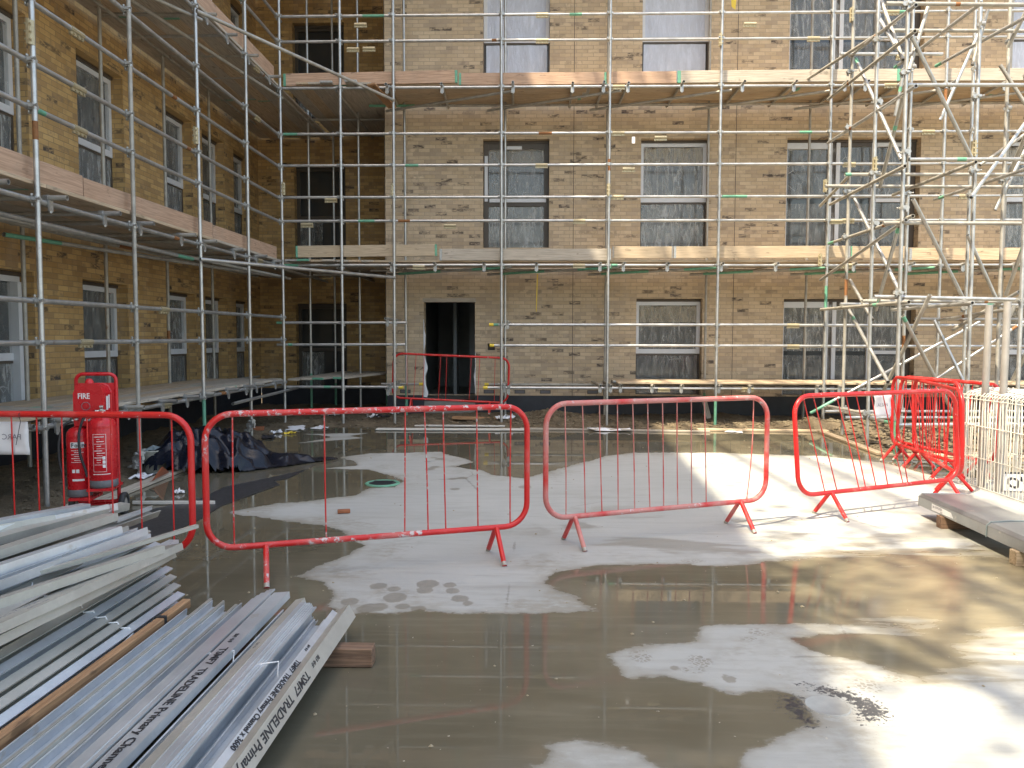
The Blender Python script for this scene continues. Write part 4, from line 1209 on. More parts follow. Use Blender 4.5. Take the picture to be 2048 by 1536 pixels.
# white tag and yellow strap ends hanging from the scaffold
b = MB(); p = at_y(1267, 280, SY + .01)
b.box(p.x - .028, p.x + .028, SY + .012, SY + .016, p.z - .06, p.z + .06)
tag(b.build('tag', 'paper'), 'small white tag hanging from the upper rail over the sash window', 'tag')
for k, (px, y0p, y1p, lab) in enumerate(((1075, 548, 624, 'thin yellow strap hanging under the first lift right of the doorway'), (1468, -20, 19, 'yellow webbing end hanging at the top edge of the photo'))):
    p, q = at_y(px, y0p, 15.3), at_y(px - 3, y1p, 15.3)
    b = MB(); w = .012 if k == 0 else .06
    b.add([(p.x - w, 15.3, p.z), (p.x + w, 15.3, p.z), (q.x + w, 15.31, q.z), (q.x - w * .3, 15.31, q.z + w), (p.x - w, 15.304, p.z), (p.x + w, 15.304, p.z), (q.x + w, 15.314, q.z), (q.x - w * .3, 15.314, q.z + w)],
          [(0, 1, 2, 3), (7, 6, 5, 4), (0, 4, 5, 1), (1, 5, 6, 2), (2, 6, 7, 3), (3, 7, 4, 0)])
    tag(b.build('strap', 'yellow'), lab, 'strap')

# ------------------------------------------------------------------ red pedestrian barriers
def barrier(label, e0, e1, mat, bars, z=0.0, h0=.23, h1=1.115, skew=0.0, tilt=0.0, legs=(.17, .84), spread=.195, lean=0.0, dx=0.0):
    e0, e1 = Vector((*e0, z)), Vector((*e1, z)); L = (e1 - e0).length
    a = math.atan2(e1.y - e0.y, e1.x - e0.x)
    t = thing('pedestrian_barrier', label, 'barrier', e0, a, 'red steel pedestrian barriers')
    t.rotation_euler = (lean, tilt, a)
    r, rc = .0212, .17
    sk = lambda x, zz: (x + skew * (zz - h0) / (h1 - h0), 0, zz)
    pts = []
    for cx, cz, a0 in ((L - rc - r, h0 + rc, -90), (L - rc - r, h1 - rc, 0), (rc + r, h1 - rc, 90), (rc + r, h0 + rc, 180)):
        for k in range(8):
            an = R(a0 + 90 * k / 7); pts.append(sk(cx + rc * math.cos(an), cz + rc * math.sin(an)))
    b = MB(); b.sweep(pts, r, 12, True); local(b.build('frame', mat), t)
    for f0, f1, bow in bars:
        b = MB(); x0, x1 = f0 * L, f1 * L
        b.sweep([sk(x0 + (x1 - x0) * q + bow * math.sin(PI * q), h1 + (h0 - h1) * q) for q in np.linspace(0, 1, 7)], .0052, 6); local(b.build('bar', mat), t)
    for f in legs:
        for s_ in (-1, 1):
            b = MB(); b.tube((f * L, s_ * .012, h0 - .002), (f * L + dx, s_ * spread, .004), .0185, 10, False, [(.9, 1, 1)]); local(b.build('leg', [mat, 'galv_dark']), t)
    return t


rb = random.Random(4)
bA = [(f, f + rb.uniform(-.005, .012), rb.uniform(-.004, .006)) for f in (.085, .345, .59, .65, .71, .82, .935)]
barrier('chipped red barrier in front of the black sheeting, with only seven bars left', (-2.125, 4.90), (.0, 5.645), 'red_worn', bA, legs=(.172, .885), spread=.21)
bB = [(f, f + .01 + rb.uniform(-.006, .008), rb.uniform(-.004, .004)) for f in (.085, .155, .225, .30, .365, .43, .495, .56, .625, .685)] + [(.92, .895, .02)]
barrier('dusty faded pink red barrier standing half in the sun, in the middle of the concrete', (.103, 5.83), (2.06, 6.64), 'red_dusty', bB, legs=(.125, .865))
bC = [(f, f + .095 + rb.uniform(-.02, .02), rb.uniform(-.005, .01)) for f in (.06, .115, .245, .30, .36, .45, .52, .58, .68, .74)]
tC = barrier('bright red sunlit barrier with slanting bars and a paper sign, nearest the grey metal stack', (2.36, 6.78), (4.28, 7.70), 'red_clean', bC, skew=-.085, legs=(.19, .925))
tD = barrier('red barrier at the left edge in front of the extinguishers, carrying a paper sheet', (-4.38, 4.90), (-2.155, 4.86), 'red_clean', [(f, f, 0) for f in (.06, .16, .26, .37, .46, .535, .61, .685, .755, .84, .935)])
barrier('red barrier set across the foot of the dark doorway', (-2.72, 14.95), (-.42, 14.9), 'red_clean', [(f, f + rb.uniform(-.015, .015), 0) for f in (.12, .2, .27, .41, .46, .67, .74, .87, .93)], z=.24, tilt=.04, h1=1.10, spread=.17)
barrier('red barrier at the back of the leaning group beside the white wire cage', (4.88, 10.45), (4.70, 8.45), 'red_clean', [(f, f + rb.uniform(-.06, .1), rb.uniform(-.01, .02)) for f in np.linspace(.07, .92, 11)], legs=(.1, .86), tilt=-.015)
barrier('red barrier in the middle of the leaning group beside the white wire cage', (4.92, 9.9), (4.46, 7.95), 'red_clean', [(f, f + rb.uniform(-.05, .12), rb.uniform(-.02, .02)) for f in np.linspace(.07, .92, 11)], legs=(.12, .85), tilt=.012, lean=.03)
barrier('red barrier at the front of the leaning group, half hidden by the wire cage', (5.0, 10.6), (5.17, 8.6), 'red_clean', [(f, f + rb.uniform(-.1, .06), rb.uniform(-.02, .02)) for f in np.linspace(.07, .92, 11)], legs=(.15, .85), lean=-.05)


def sheet(name, c, xdir, w, h, mat, label, cat, seed, tilt=0.02):
    """a sheet of paper hanging from a bar, slightly curled"""
    b = MB(); n = 9; x = Vector(xdir).normalized(); nrm = Vector((x.y, -x.x, 0)); vs = []
    for j in range(n):
        for i in range(n):
            u, v_ = i / (n - 1) - .5, j / (n - 1)
            q = Vector(c) + x * (u * w + tilt * v_ * -1) - Vector((0, 0, v_ * h)) + nrm * (.012 * fbm(u * 2, v_ * 2, 1.4, 2, seed) + .008 * v_)
            vs.append(q)
    b.add(vs, [(j * n + i, j * n + i + 1, (j + 1) * n + i + 1, (j + 1) * n + i) for j in range(n - 1) for i in range(n - 1)], 0, True)
    o = b.build(name, mat); o.modifiers.new('thick', 'SOLIDIFY').thickness = .0008
    return tag(o, label, cat)


pD = at_y(14, 845, 4.90)
sD = sheet('paper_sign', (pD.x, 4.905, pD.z + .005), (1, 0, 0), .272, .215, 'paper', 'white paper sheet showing its back, tied under the rail at the left edge', 'paper sign', 3, -.012)
q = at_y(43, 879, 4.885)
text_obj('lettering', 'PARC', .052, 'ink_soft', (q.x, 4.884, q.z), (1, 0, 0), (0, 0, 1), sD, mirror=True)
b = MB()
p0, p1, p2 = at_y(37, 828, 4.85), at_y(41, 843, 4.87), at_y(32, 890, 4.87)
b.sweep([p0 + Vector((0, .03, .012)), p0, p1, (p1 + p2) / 2, p2], .0022, 6); tag(b.build('cable_tie', 'ink'), 'black cable tie hanging from the rail over the paper sheet', 'cable tie')
qa = at_y(1741, 791, 7.33); qb = at_y(1784, 791, 7.53)
dirC = (Vector((4.28, 7.70, 0)) - Vector((2.36, 6.78, 0))).normalized()
sC = sheet('paper_sign', ((qa.x + qb.x) / 2, (qa.y + qb.y) / 2 - .03, qa.z), dirC, .225, .205, 'paper', 'white paper sign curling on the sunlit red barrier', 'paper sign', 8, .0)
q = Vector(((qa.x + qb.x) / 2, (qa.y + qb.y) / 2 - .07, qa.z - .105)) - dirC * .09
text_obj('lettering', 'ALSAN', .045, 'ink_soft', q, dirC, (0, 0, 1), sC)

# ------------------------------------------------------------------ steel studs
def channel(kind, p0, p1, w, h, roll, mat, t=.0022, lip=.008):
    """C section from p0 to p1; roll 0 opens upward"""
    p0, p1 = Vector(p0), Vector(p1); d = (p1 - p0).normalized(); s, u = MB().frame(d)
    cr, sr = math.cos(roll), math.sin(roll)
    prof = [(-w / 2, h), (-w / 2, 0), (w / 2, 0), (w / 2, h), (w / 2 - lip, h), (w / 2 - lip, h - t), (w / 2 - t, h - t), (w / 2 - t, t), (-w / 2 + t, t), (-w / 2 + t, h - t), (-w / 2 + lip, h - t), (-w / 2 + lip, h)]
    prof = [(x, z - h / 2) for x, z in prof]
    n = len(prof); b = MB(); L = (p1 - p0).length; nseg = 6; vs = []
    bow = random.Random(int(L * 1e5) + n).uniform(-.004, .004)
    for k in range(nseg + 1):
        f = k / nseg; base = p0 + (p1 - p0) * f + u * (bow * 4 * f * (1 - f))
        for x, z in prof:
            vs.append(base + s * (x * cr - z * sr) + u * (x * sr + z * cr))
    fs = [(k * n + i, k * n + (i + 1) % n, (k + 1) * n + (i + 1) % n, (k + 1) * n + i) for k in range(nseg) for i in range(n)]
    b.add(vs, fs, 0)
    b.add(vs[:n], [(0, 1, 8, 11), (1, 2, 7, 8), (2, 3, 6, 7)]); b.add(vs[-n:], [(0, 1, 8, 11), (1, 2, 7, 8), (2, 3, 6, 7)])
    o = b.build(kind, mat)
    return o


PR = "TSMF7  TRADELINE Primary Channel x 3600"
# bearer under the front bundle
o = plank('timber_bearer', (-2.25, 3.69, .049), (-.765, 3.69, .049), .085, .094, 'wood_dark'); tag(o, 'short dark timber bearer sticking out under the front stud bundle', 'timber')
o = plank('timber_bearer', (-2.25, 1.4, .049), (-.9, 1.4, .049), .085, .094, 'wood_dark'); tag(o, 'timber bearer under the near end of the front stud bundle', 'timber')
gF = 'channels of the front bundle'
# x, width, height, z of centre, roll, end y, text, material
FR = []
x = -1.86
for k in range(4): FR.append((x + .036, .072, .04, .118 + .004 * (k % 2), 0, 4.12 + .05 * (k == 1) - .06 * (k == 0), None, 'stud')); FR.append((x + .080, .013, .05, .124, 0, 4.17 - .03 * k, None, 'stud_dull')); x += .089  # thin beige channels added as the warm light on the flange faces
x -= .02
for k in range(6): FR.append((x + .012 + .012 * k, .07, .032, .133 + .003 * k, -PI / 2 + .12, 4.16 + .02 * k, None, 'stud'))
x += .095
FR.append((x + .045, .088, .036, .165, PI + .08, 4.2, PR, 'stud'))
x += .10
FR.append((x + .034, .066, .04, .122, 0, 4.02, None, 'stud'))
FR.append((x + .074, .052, .03, .158, PI + .25, 4.12, PR, 'stud_dull'))
x += .115
for k in range(7): FR.append((x + .011 * k, .08, .032, .142 - .002 * k, -PI / 2 + .1, 4.06 - .012 * k, None, 'stud'))
x += .10
FR.append((x + .02, .06, .036, .118, 0, 3.92, None, 'stud'))
FR.append((x + .075, .07, .04, .135, PI / 2 - .62, 3.96, PR, 'stud'))
FR.append((x + .142, .075, .064, .135, -PI / 2 + .5 + PI, 4.0, PR, 'stud_dull'))
SKEW = -.035
for k, (cx, w, h, z, roll, ye, tx_, mt) in enumerate(FR):
    p1 = Vector((cx, ye + BRND.uniform(-.02, .02), z + .006)); p0 = Vector((cx + SKEW * 1.0 - .012 * k / len(FR), .45, z))
    o = channel('steel_channel', p0, p1, w, h, roll, mt)
    lab = 'long galvanised steel channel lying in the front bundle'
    if tx_:
        lab = {'stud': 'galvanised channel with printed lettering lying in the front bundle', 'stud_dull': 'pale channel with printed lettering lying in the front bundle'}[mt]
    tag(o, lab + (' without lettering' if not tx_ else ''), 'channel', gF)
    if tx_:
        d = (p0 - p1).normalized(); s, u = MB().frame(-d)          # reads from the far end towards the viewer
        # find the face that looks up and to the right
        cr, sr = math.cos(roll), math.sin(roll)
        faces = [((s * (1 * cr) + u * (1 * sr)), w / 2, h), ((s * (-cr) - u * sr), w / 2, h), ((s * sr * 1 - u * cr), h / 2, w)]
        best = max(faces, key=lambda q_: q_[0].z + .5 * q_[0].x)
        nrm, off, hh = best
        up = nrm.cross(d)                                            # letters' tops point to the right
        size = min(.052, hh * .80)
        start = p1 + d * (.62 if k % 2 else .78)
        base = start + nrm * (off + .0012) - up * size * .36
        text_obj('lettering', PR, size, 'ink', base, d, up, o, bold=.0009, squeeze=1.25)
        text_obj('lettering', '869 4HF', size * .6, 'ink', base - d * .17, d, up, o)

# the loose pile behind it
gL = 'channels of the bound bundle beside the front one'
o = plank('timber_bearer', (-3.9, 4.0, .049), (-1.93, 4.08, .049), .085, .094, 'wood_dark'); tag(o, 'timber bearer hidden under the loose pile of channels', 'timber')
o = plank('timber_bearer', (-3.9, 2.2, .049), (-1.93, 2.2, .049), .085, .094, 'wood_dark'); tag(o, 'near timber bearer under the loose pile of channels', 'timber')
o = plank('timber_batten', (-1.965, .8, .135), (-1.905, 4.16, .135), .045, .05, 'wood_brown'); tag(o, 'long reddish brown timber batten between the two stacks of channels', 'timber')
b = MB(); b.box(-1.94, -1.885, 3.86, 3.885, .105, .166); tag(b.build('strap', 'rubber'), 'dark band round the brown batten', 'strap')
STK = []
for k in range(9):
    X = -2.0 - .043 * k; z = .125 + .033 * k; ye = 4.28 + .055 * k - (.05 if k > 6 else 0)
    p1 = Vector((X - .005 * k, ye, z)); p0 = Vector((X - .03 - .014 * k, .6, z))
    o = channel('steel_channel', p0, p1, .06, .045, -PI / 2 - .35, 'stud_dull' if k % 3 else 'stud')
    tag(o, 'pale channel tied with white bands in the stepped bundle at left', 'channel', gL)
    STK.append((p0, p1, z))
for yb in (3.72,):
    b = MB()
    pts = [Vector((-1.965, yb - .35, .105))]
    for k, (p0, p1, z) in enumerate(STK):
        f = (yb - p0.y) / (p1.y - p0.y); c = p0 + (p1 - p0) * f
        pts += [c + Vector((.026, -.02 * k, .008)), c + Vector((.006, -.015 * k, .036))]
    b.sweep(pts, .004, 6); tag(b.build('strap', 'white'), 'white plastic band across the stepped bundle of channels', 'strap')
for px, py, wd in ((437, 1310, .12), (530, 1332, .10)):
    c = gp(px, py, .175); b = MB()
    b.sweep([c + Vector((-wd / 2, -.01, -.03)), c + Vector((-wd / 2, 0, .004)), c + Vector((wd / 2, .03, .008)), c + Vector((wd / 2 + .004, 0, -.05))], .0035, 6)
    tag(b.build('strap', 'white'), 'white plastic band round the front bundle, the %s one' % ('left' if px < 500 else 'right'), 'strap')
# filling layer under the loose pieces
for k in range(9):
    X = -2.46 - .085 * k
    for j in range(3):
        if k == 8 and j == 2: continue
        p1 = Vector((X - .01 * j, 4.5 + .1 * ((k * 7 + j * 3) % 5) * .5 + .06 * k, .125 + .062 * j)); p0 = Vector((X - .16 - .02 * k, .7, .125 + .062 * j))
        o = channel('steel_channel', p0, p1, .075, .058, PI if j % 2 else 0, 'stud' if (k + j) % 2 else 'stud_dull')
        tag(o, 'galvanised channel low in the loose pile, under the crossing pieces', 'channel', 'channels low in the loose pile')
# wide flat stud with lettering and the loose pieces on top: far end pixel + height, near end pixel + height, width, height, roll, material
LOOSE = [
    ((345, 1096, .40), (-60, 1277, .43), .13, .04, PI + .20, 'stud_dull', 'wide pale channel with large printed numbers, on the left stack', ('P560 x 2700 69', 'M4195')),
    ((322, 1098, .45), (-60, 1225, .47), .055, .04, PI + .1, 'stud_dull', 'narrow cream channel above the numbered one', None),
    ((285, 1062, .47), (-60, 1190, .48), .07, .045, 0.1, 'stud', 'bluish channel lying open upward in the upper left stack', None),
    ((394, 1052, .50), (60, 1150, .47), .028, .02, PI, 'stud_dull', 'thin pale strip reaching over to the red barrier', None),
    ((232, 1062, .50), (-80, 1165, .50), .09, .05, PI + .15, 'stud', 'broad shiny channel across the upper left stack', None),
    ((222, 1034, .52), (-90, 1135, .52), .10, .045, PI + .1, 'stud_dull', 'broad cream channel with a smear of dirt, upper left stack', None),
    ((310, 1022, .40), (60, 1110, .44), .075, .05, -.5, 'galv_dark', 'dark dirty channel poking out toward the trolley wheel', None),
    ((300, 1016, .44), (232, 1042, .45), .03, .02, PI, 'stud', 'short bright strip on the dark channel', None),
    ((250, 1012, .48), (-90, 1102, .53), .07, .045, PI - .1, 'stud_dull', 'pale channel below the fire point wheels', None),
    ((226, 1014, .50), (-90, 1078, .55), .08, .045, .15, 'stud', 'dark blue looking open channel near the top of the left stack', None),
    ((172, 1014, .52), (-90, 1064, .57), .07, .045, PI, 'stud', 'light grey channel at the far top of the left stack', None),
    ((104, 1038, .53), (-90, 1074, .56), .06, .04, PI + .3, 'stud_dull', 'cream ended channel at the far left of the stack', None),
    ((348, 1084, .36), (150, 1180, .40), .06, .03, PI, 'stud', 'channel with a bright square end beside the numbered one', None),
    ((252, 1060, .42), (-60, 1160, .44), .05, .04, .4, 'galv_dark', 'grey channel in shadow between the broad ones', None),
    ((296, 1075, .41), (-60, 1205, .42), .05, .04, PI / 2, 'stud', 'channel on edge in the middle of the left stack', None),
    ((342, 1110, .36), (-60, 1310, .38), .06, .04, PI + .3, 'stud_dull', 'pale channel just under the numbered one', None),
]
for (ax, ay, az), (bx_, by_, bz), w, h, roll, mt, lab, tx_ in LOOSE:
    p1, p0 = gp(ax, ay, az), gp(bx_, by_, bz)
    p0 = p1 + (p0 - p1).normalized() * max((p0 - p1).length, 2.2 if w > .05 else .1) if w > .05 else p0
    o = channel('steel_channel', p0, p1, w, h, roll, mt); tag(o, lab, 'channel')
    if tx_:
        d = (p0 - p1).normalized(); s, u = MB().frame(-d)
        cr, sr = math.cos(roll), math.sin(roll)
        nrm = (s * sr - u * cr); up = nrm.cross(d)
        base = p1 + d * 1.02 + nrm * (h / 2 + .0012)
        text_obj('lettering', tx_[0], .05, 'ink_soft', base - up * .052, d, up, o, squeeze=.95)
        n2_ = s * cr + u * sr
        if n2_.x < 0: n2_ = -n2_
        base2 = gp(58, 1262, .36)
        text_obj('lettering', 'AS 13 NO', .03, 'ink_soft', base + up * .012, d, up, o)

# ------------------------------------------------------------------ fire point
FPX, FPY = -3.87, 6.75
ft = thing('fire_point_trolley', 'red wheeled fire point trolley with an alarm bell box between scaffold and barrier', 'trolley', (FPX, FPY, 0), R(12))
r_ = .016
b = MB(); pts = []
for cx, cz, a0 in ((.165 - .06, 1.29 - .06, 0), (-.165 + .06, 1.29 - .06, 90)):
    for k in range(6): an = R(a0 + 90 * k / 5); pts.append((cx + .06 * math.cos(an), 0.02, cz + .06 * math.sin(an)))
b.sweep([(.165, .02, .14)] + pts + [(-.165, .02, .14)], r_, 10)
b.tube((-.165, .02, .14), (.165, .02, .14), r_, 10, False); b.tube((-.2, .02, .115), (.2, .02, .115), .012, 8, False)
b.box(-.16, .03, -.26, .02, .205, .228); b.box(.0, .20, -.30, .02, .290, .313); local(b.build('frame', 'red_gloss'), ft)
b = MB(); b.box(-.15, .15, .012, .022, .78, 1.21); bevel(local(b.build('back_panel', 'red_gloss'), ft), .004)
b = MB()
prof = [(-.118, 0), (-.122, .03), (-.122, .27), (-.10, .325), (-.06, .345), (.06, .345), (.10, .325), (.122, .27), (.122, .03), (.118, 0)]
n = len(prof)
fr_ = [(x * .9, -.19, z + .86) for x, z in prof]; bk = [(x, .01, z + .855) for x, z in prof]; md = [(x * 1.0, -.16, z * 1.0 + .857) for x, z in prof]
b.add(fr_ + md + bk, [tuple(range(n))] + [(i, (i + 1) % n, n + (i + 1) % n, n + i) for i in range(n)] + [(n + i, n + (i + 1) % n, 2 * n + (i + 1) % n, 2 * n + i) for i in range(n)] + [tuple(reversed(range(2 * n, 3 * n)))])
al = local(b.build('alarm_box', 'red_gloss'), ft); bevel(al, .012, 3)
b = MB(); b.lathe([(.0, .055), (.02, .052), (.034, .03), (.038, 0)], (-.02, -.09, 1.2)); local(b.build('beacon', 'red_gloss'), al)
L3 = lambda o, par: local(o, par)
L3(text_obj('lettering', 'FIRE', .068, 'white', (-.085, -.1915, 1.085), (1, 0, 0), (0, 0, 1), bold=.0012, squeeze=.8), al)
b = MB(); b.sweep([(-.02 + .034 * math.cos(2 * PI * k / 24), -.193, 1.02 + .034 * math.sin(2 * PI * k / 24)) for k in range(24)], .0022, 6, True); L3(b.build('call_ring', 'ink_soft'), al)
b = MB(); b.tube((-.02, -.2, 1.02), (-.02, -.19, 1.02), .022, 16, False); L3(b.build('call_button', 'red_gloss'), al)
b = MB()
for rr in (.042, .03):
    for a0 in (30, 210): b.sweep([(-.01 + rr * math.cos(R(a0 + k * 12)), -.193, .925 + rr * .8 * math.sin(R(a0 + k * 12))) for k in range(11)], .003, 6)
b.box(-.024, .006, -.194, -.191, .918, .934); L3(b.build('sounder_symbol', 'white'), al)
b = MB(); b.box(.125, .127, -.13, -.085, .98, 1.10); b.box(.125, .127, -.07, -.04, .99, 1.11); L3(b.build('notice', 'white'), al)
for s_ in (-1, 1):
    wv = Matrix.Rotation(PI / 2, 4, 'Y')
    b = MB(); b.lathe([(.062, -.022), (.096, -.022), (.104, -.012), (.104, .012), (.096, .022), (.062, .022), (.062, -.022)], (0, 0, 0), 28)
    w_ = b.build('wheel', 'rubber'); w_.data.transform(wv); w_.location = (s_ * .205, .02, .115); local(w_, ft)
    b = MB(); b.lathe([(.0, -.018), (.03, -.02), (.063, -.012), (.063, .012), (.03, .02), (.0, .018)], (0, 0, 0), 20)
    h_ = b.build('rim', 'post_grey'); h_.data.transform(wv); local(h_, w_)


def extinguisher(label, x, y, z, rad, h, text, rz):
    t = thing('fire_extinguisher', label, 'fire extinguisher', (FPX + x * math.cos(R(12)) - y * math.sin(R(12)), FPY + x * math.sin(R(12)) + y * math.cos(R(12)), z), rz)
    b = MB(); b.lathe([(rad * .98, .065), (rad, .07), (rad, h - .09), (rad * .985, h - .085), (rad, h - .075), (rad * .93, h - .035), (rad * .72, h - .008), (rad * .35, h + .01), (.03, h + .02), (.028, h + .05), (0, h + .052)], seg=40)
    local(b.build('cylinder', 'red_gloss'), t)
    b = MB(); b.lathe([(0, 0), (rad * .96, 0), (rad * 1.01, .012), (rad * .985, .075), (rad * .9, .078)], seg=36); local(b.build('foot', 'base_grey'), t)
    b = MB(); b.tube((0, 0, h + .03), (0, 0, h + .075), .022, 12, False); b.box(-.012, .012, -.11, .03, h + .075, h + .088); b.box(-.014, .014, -.10, .02, h + .10, h + .112); b.tube((-.05, 0, h + .06), (.03, 0, h + .06), .012, 8, False)
    local(b.build('valve', 'galv'), t)
    b = MB(); q_ = [(-.04, 0, h + .06), (-rad * 1.15, -.02, h + .03), (-rad * 1.55, -.03, h - .12), (-rad * 1.5, -.04, h * .5), (-rad * 1.15, -.05, .16), (-rad * 1.06, -.05, .10)]
    sm_ = []
    for i in range(len(q_) - 1):
        for k in range(5): sm_.append(tuple(Vector(q_[i]).lerp(Vector(q_[i + 1]), k / 5)))
    for _ in range(2): sm_ = [sm_[0]] + [tuple((Vector(sm_[i - 1]) + Vector(sm_[i]) * 2 + Vector(sm_[i + 1])) / 4) for i in range(1, len(sm_) - 1)] + [sm_[-1]]
    b.sweep(sm_ + [q_[-1]], .011, 8); local(b.build('hose', 'rubber'), t)

    def lab(u0, u1, z0_, z1_, mat='white', lift=.0012):
        bb = MB(); n_ = 8; vs = []
        for k in range(n_ + 1):
            an = -PI / 2 + (u0 + (u1 - u0) * k / n_) / rad
            vs += [((rad + lift) * math.cos(an), (rad + lift) * math.sin(an), z0_), ((rad + lift) * math.cos(an), (rad + lift) * math.sin(an), z1_)]
        bb.add(vs, [(2 * k, 2 * k + 2, 2 * k + 3, 2 * k + 1) for k in range(n_)]); return bb
    rn = random.Random(int(rad * 1000))
    big = MB()
    def merge(bb): big.add(bb.v, bb.f)
    if text:
        merge(lab(-.055, .055, h * .72, h * .72 + .05))
        for k in range(7): merge(lab(-.05 + (.025 if k % 2 else 0), rn.uniform(.02, .055), h * .68 - k * .017, h * .68 - k * .017 + .004))
        merge(lab(-.045, -.02, h * .36, h * .36 + .03)); merge(lab(-.012, .012, h * .36, h * .36 + .03)); merge(lab(-.045, .05, h * .24, h * .24 + .018))
    else:
        for z_ in (h * .24, h * .78): merge(lab(-.075, .03, z_, z_ + .003))
        for u in (-.075, .027): merge(lab(u, u + .003, h * .24, h * .78))
        for k in range(13): merge(lab(-.065 + (.02 if k % 3 else 0), rn.uniform(-.02, .022), h * .74 - k * .02, h * .74 - k * .02 + rn.choice([.003, .006])))
        for k in range(3): merge(lab(.0, .022, h * .30 + k * .035, h * .30 + k * .035 + .028))
        merge(lab(-.08, .06, h * .2, h * .2 + .006))
    local(big.build('label_print', 'white'), t)
    if text:
        for i, ch in enumerate(text):
            an = -PI / 2 + (-.048 + i * .027) / rad
            n_ = Vector((math.cos(an), math.sin(an), 0)); tg = Vector((-n_.y, n_.x, 0))
            local(text_obj('lettering', ch, .05, 'ink', n_ * (rad + .0025) + Vector((0, 0, h * .72 + .008)), tg, (0, 0, 1), bold=.0012), t)
    return t


extinguisher('red foam extinguisher with a white Foam label on the left of the trolley', -.10, -.145, .23, .098, .60, 'Foam', R(22))
extinguisher('stouter red extinguisher with a framed instruction print on the right of the trolley', .105, -.19, .315, .116, .60, None, R(28))

# ------------------------------------------------------------------ black sheeting, bucket and litter on the left
def blob_sheet(name, label, cat, base, hfun, x0, x1, y0, y1, st_, mat):
    nx_ = int((x1 - x0) / st_) + 1; ny_ = int((y1 - y0) / st_) + 1; vs = {}; b = MB(); V = []
    for j in range(ny_):
        for i in range(nx_):
            x, y = x0 + i * st_, y0 + j * st_; h = hfun(x, y)
            if h is not None: vs[(i, j)] = len(V); V.append((x + .03 * fbm(x, y, 4, 1, 2.2), y + .03 * fbm(x, y, 4, 1, 7.7), h))
    fs = []
    for j in range(ny_ - 1):
        for i in range(nx_ - 1):
            k = [(i, j), (i + 1, j), (i + 1, j + 1), (i, j + 1)]
            if all(q in vs for q in k): fs.append(tuple(vs[q] for q in k))
    b.add(V, fs, 0, True); o = b.build(name, mat)
    return tag(o, label, cat)


hc = gp(375, 945)


def heap(x, y):
    u, v = x - (hc.x), y - (hc.y + .55)
    e = 1 - (u / .82) ** 2 - (v / .75) ** 2 + .35 * fbm(x, y, 2.0, 3, 4.4)
    tail = None
    a, c = Vector((-3.6, 9.55)), Vector((-2.62, 10.15))
    w = Vector((x, y)) - a; d = (c - a); t = max(0, min(1, w.dot(d) / d.dot(d))); dist = (w - d * t).length
    wd = .40 * (1 - t) + .05
    e2 = 1 - dist / wd
    if e <= 0 and e2 <= 0: return None
    h = 0.0
    ridge = abs(fbm(x, y, 2.2, 2, 1.3)); ridge2 = abs(fbm(x * .7 + y, y - x * .5, 3.2, 2, 8.0))
    if e > 0: h = max(h, .53 * min(1, e) ** .5 * (1.0 - .75 * ridge - .4 * ridge2) + .02)
    if e2 > 0: h = max(h, (.20 * (1 - t) + .03) * min(1, e2 * 1.6) * (1 - 1.1 * ridge) + .008)
    return h


blob_sheet('plastic_sheet', 'crumpled heap of black plastic sheeting with a tail trailing onto the wet slab', 'plastic sheet', hc, heap, -5.0, -2.5, 8.6, 11.0, .02, 'black_plastic')
b = MB()
strip = gpoly([(245, 1060), (300, 1020), (395, 1000), (450, 975), (560, 952), (612, 940), (575, 958), (548, 962), (560, 970), (445, 1012), (395, 1042), (300, 1085)])
b.add([(x, y, .004) for x, y in strip], [tuple(range(len(strip)))]); o = b.build('membrane_strip', 'tarmac_dark'); o.modifiers.new('thick', 'SOLIDIFY').thickness = .003
tag(o, 'flat torn strip of black membrane lying on the slab in front of the heap', 'membrane')
bc = gp(297, 948)
b = MB(); b.lathe([(0, .01), (.115, .01), (.12, 0), (.125, .01), (.15, .27), (.156, .275), (.156, .262), (.147, .255), (.13, .12), (0, .12)], (bc.x, bc.y + .15, 0), 36)
b.sweep([(bc.x + .152 * math.cos(a), bc.y + .15 + .152 * math.sin(a), .225) for a in np.linspace(0, 2 * PI, 30)[:-1]], .004, 6, True)
o = b.build('bucket', 'bucket'); tag(o, 'dented grey bucket half under the black sheeting', 'bucket')
b = MB(); rn = random.Random(2)
vs = [(bc.x + .12 * math.cos(a) * rn.uniform(.6, 1), bc.y + .15 + .12 * math.sin(a) * rn.uniform(.6, 1), .2 + rn.uniform(0, .12)) for a in np.linspace(0, 2 * PI, 9)[:-1]] + [(bc.x, bc.y + .13, .33)]
b.add(vs, [(i, (i + 1) % 8, 8) for i in range(8)]); tag(b.build('rag', 'strap_grey'), 'grey blue rag stuffed in the bucket', 'rag')
b = MB(); p = [gp(268, 978), gp(300, 966), gp(338, 948), gp(322, 935, .18), gp(306, 960, .05)]
b.add([q_ for q_ in p] + [q_ + Vector((.01, .02, .004)) for q_ in p], [(0, 1, 4), (1, 2, 3), (1, 3, 4), (5, 6, 9), (6, 7, 8), (6, 8, 9), (0, 4, 9, 5), (4, 3, 8, 9)])
tag(b.build('plastic_flap', 'orange'), 'folded orange plastic flap beside the bucket', 'plastic sheet')


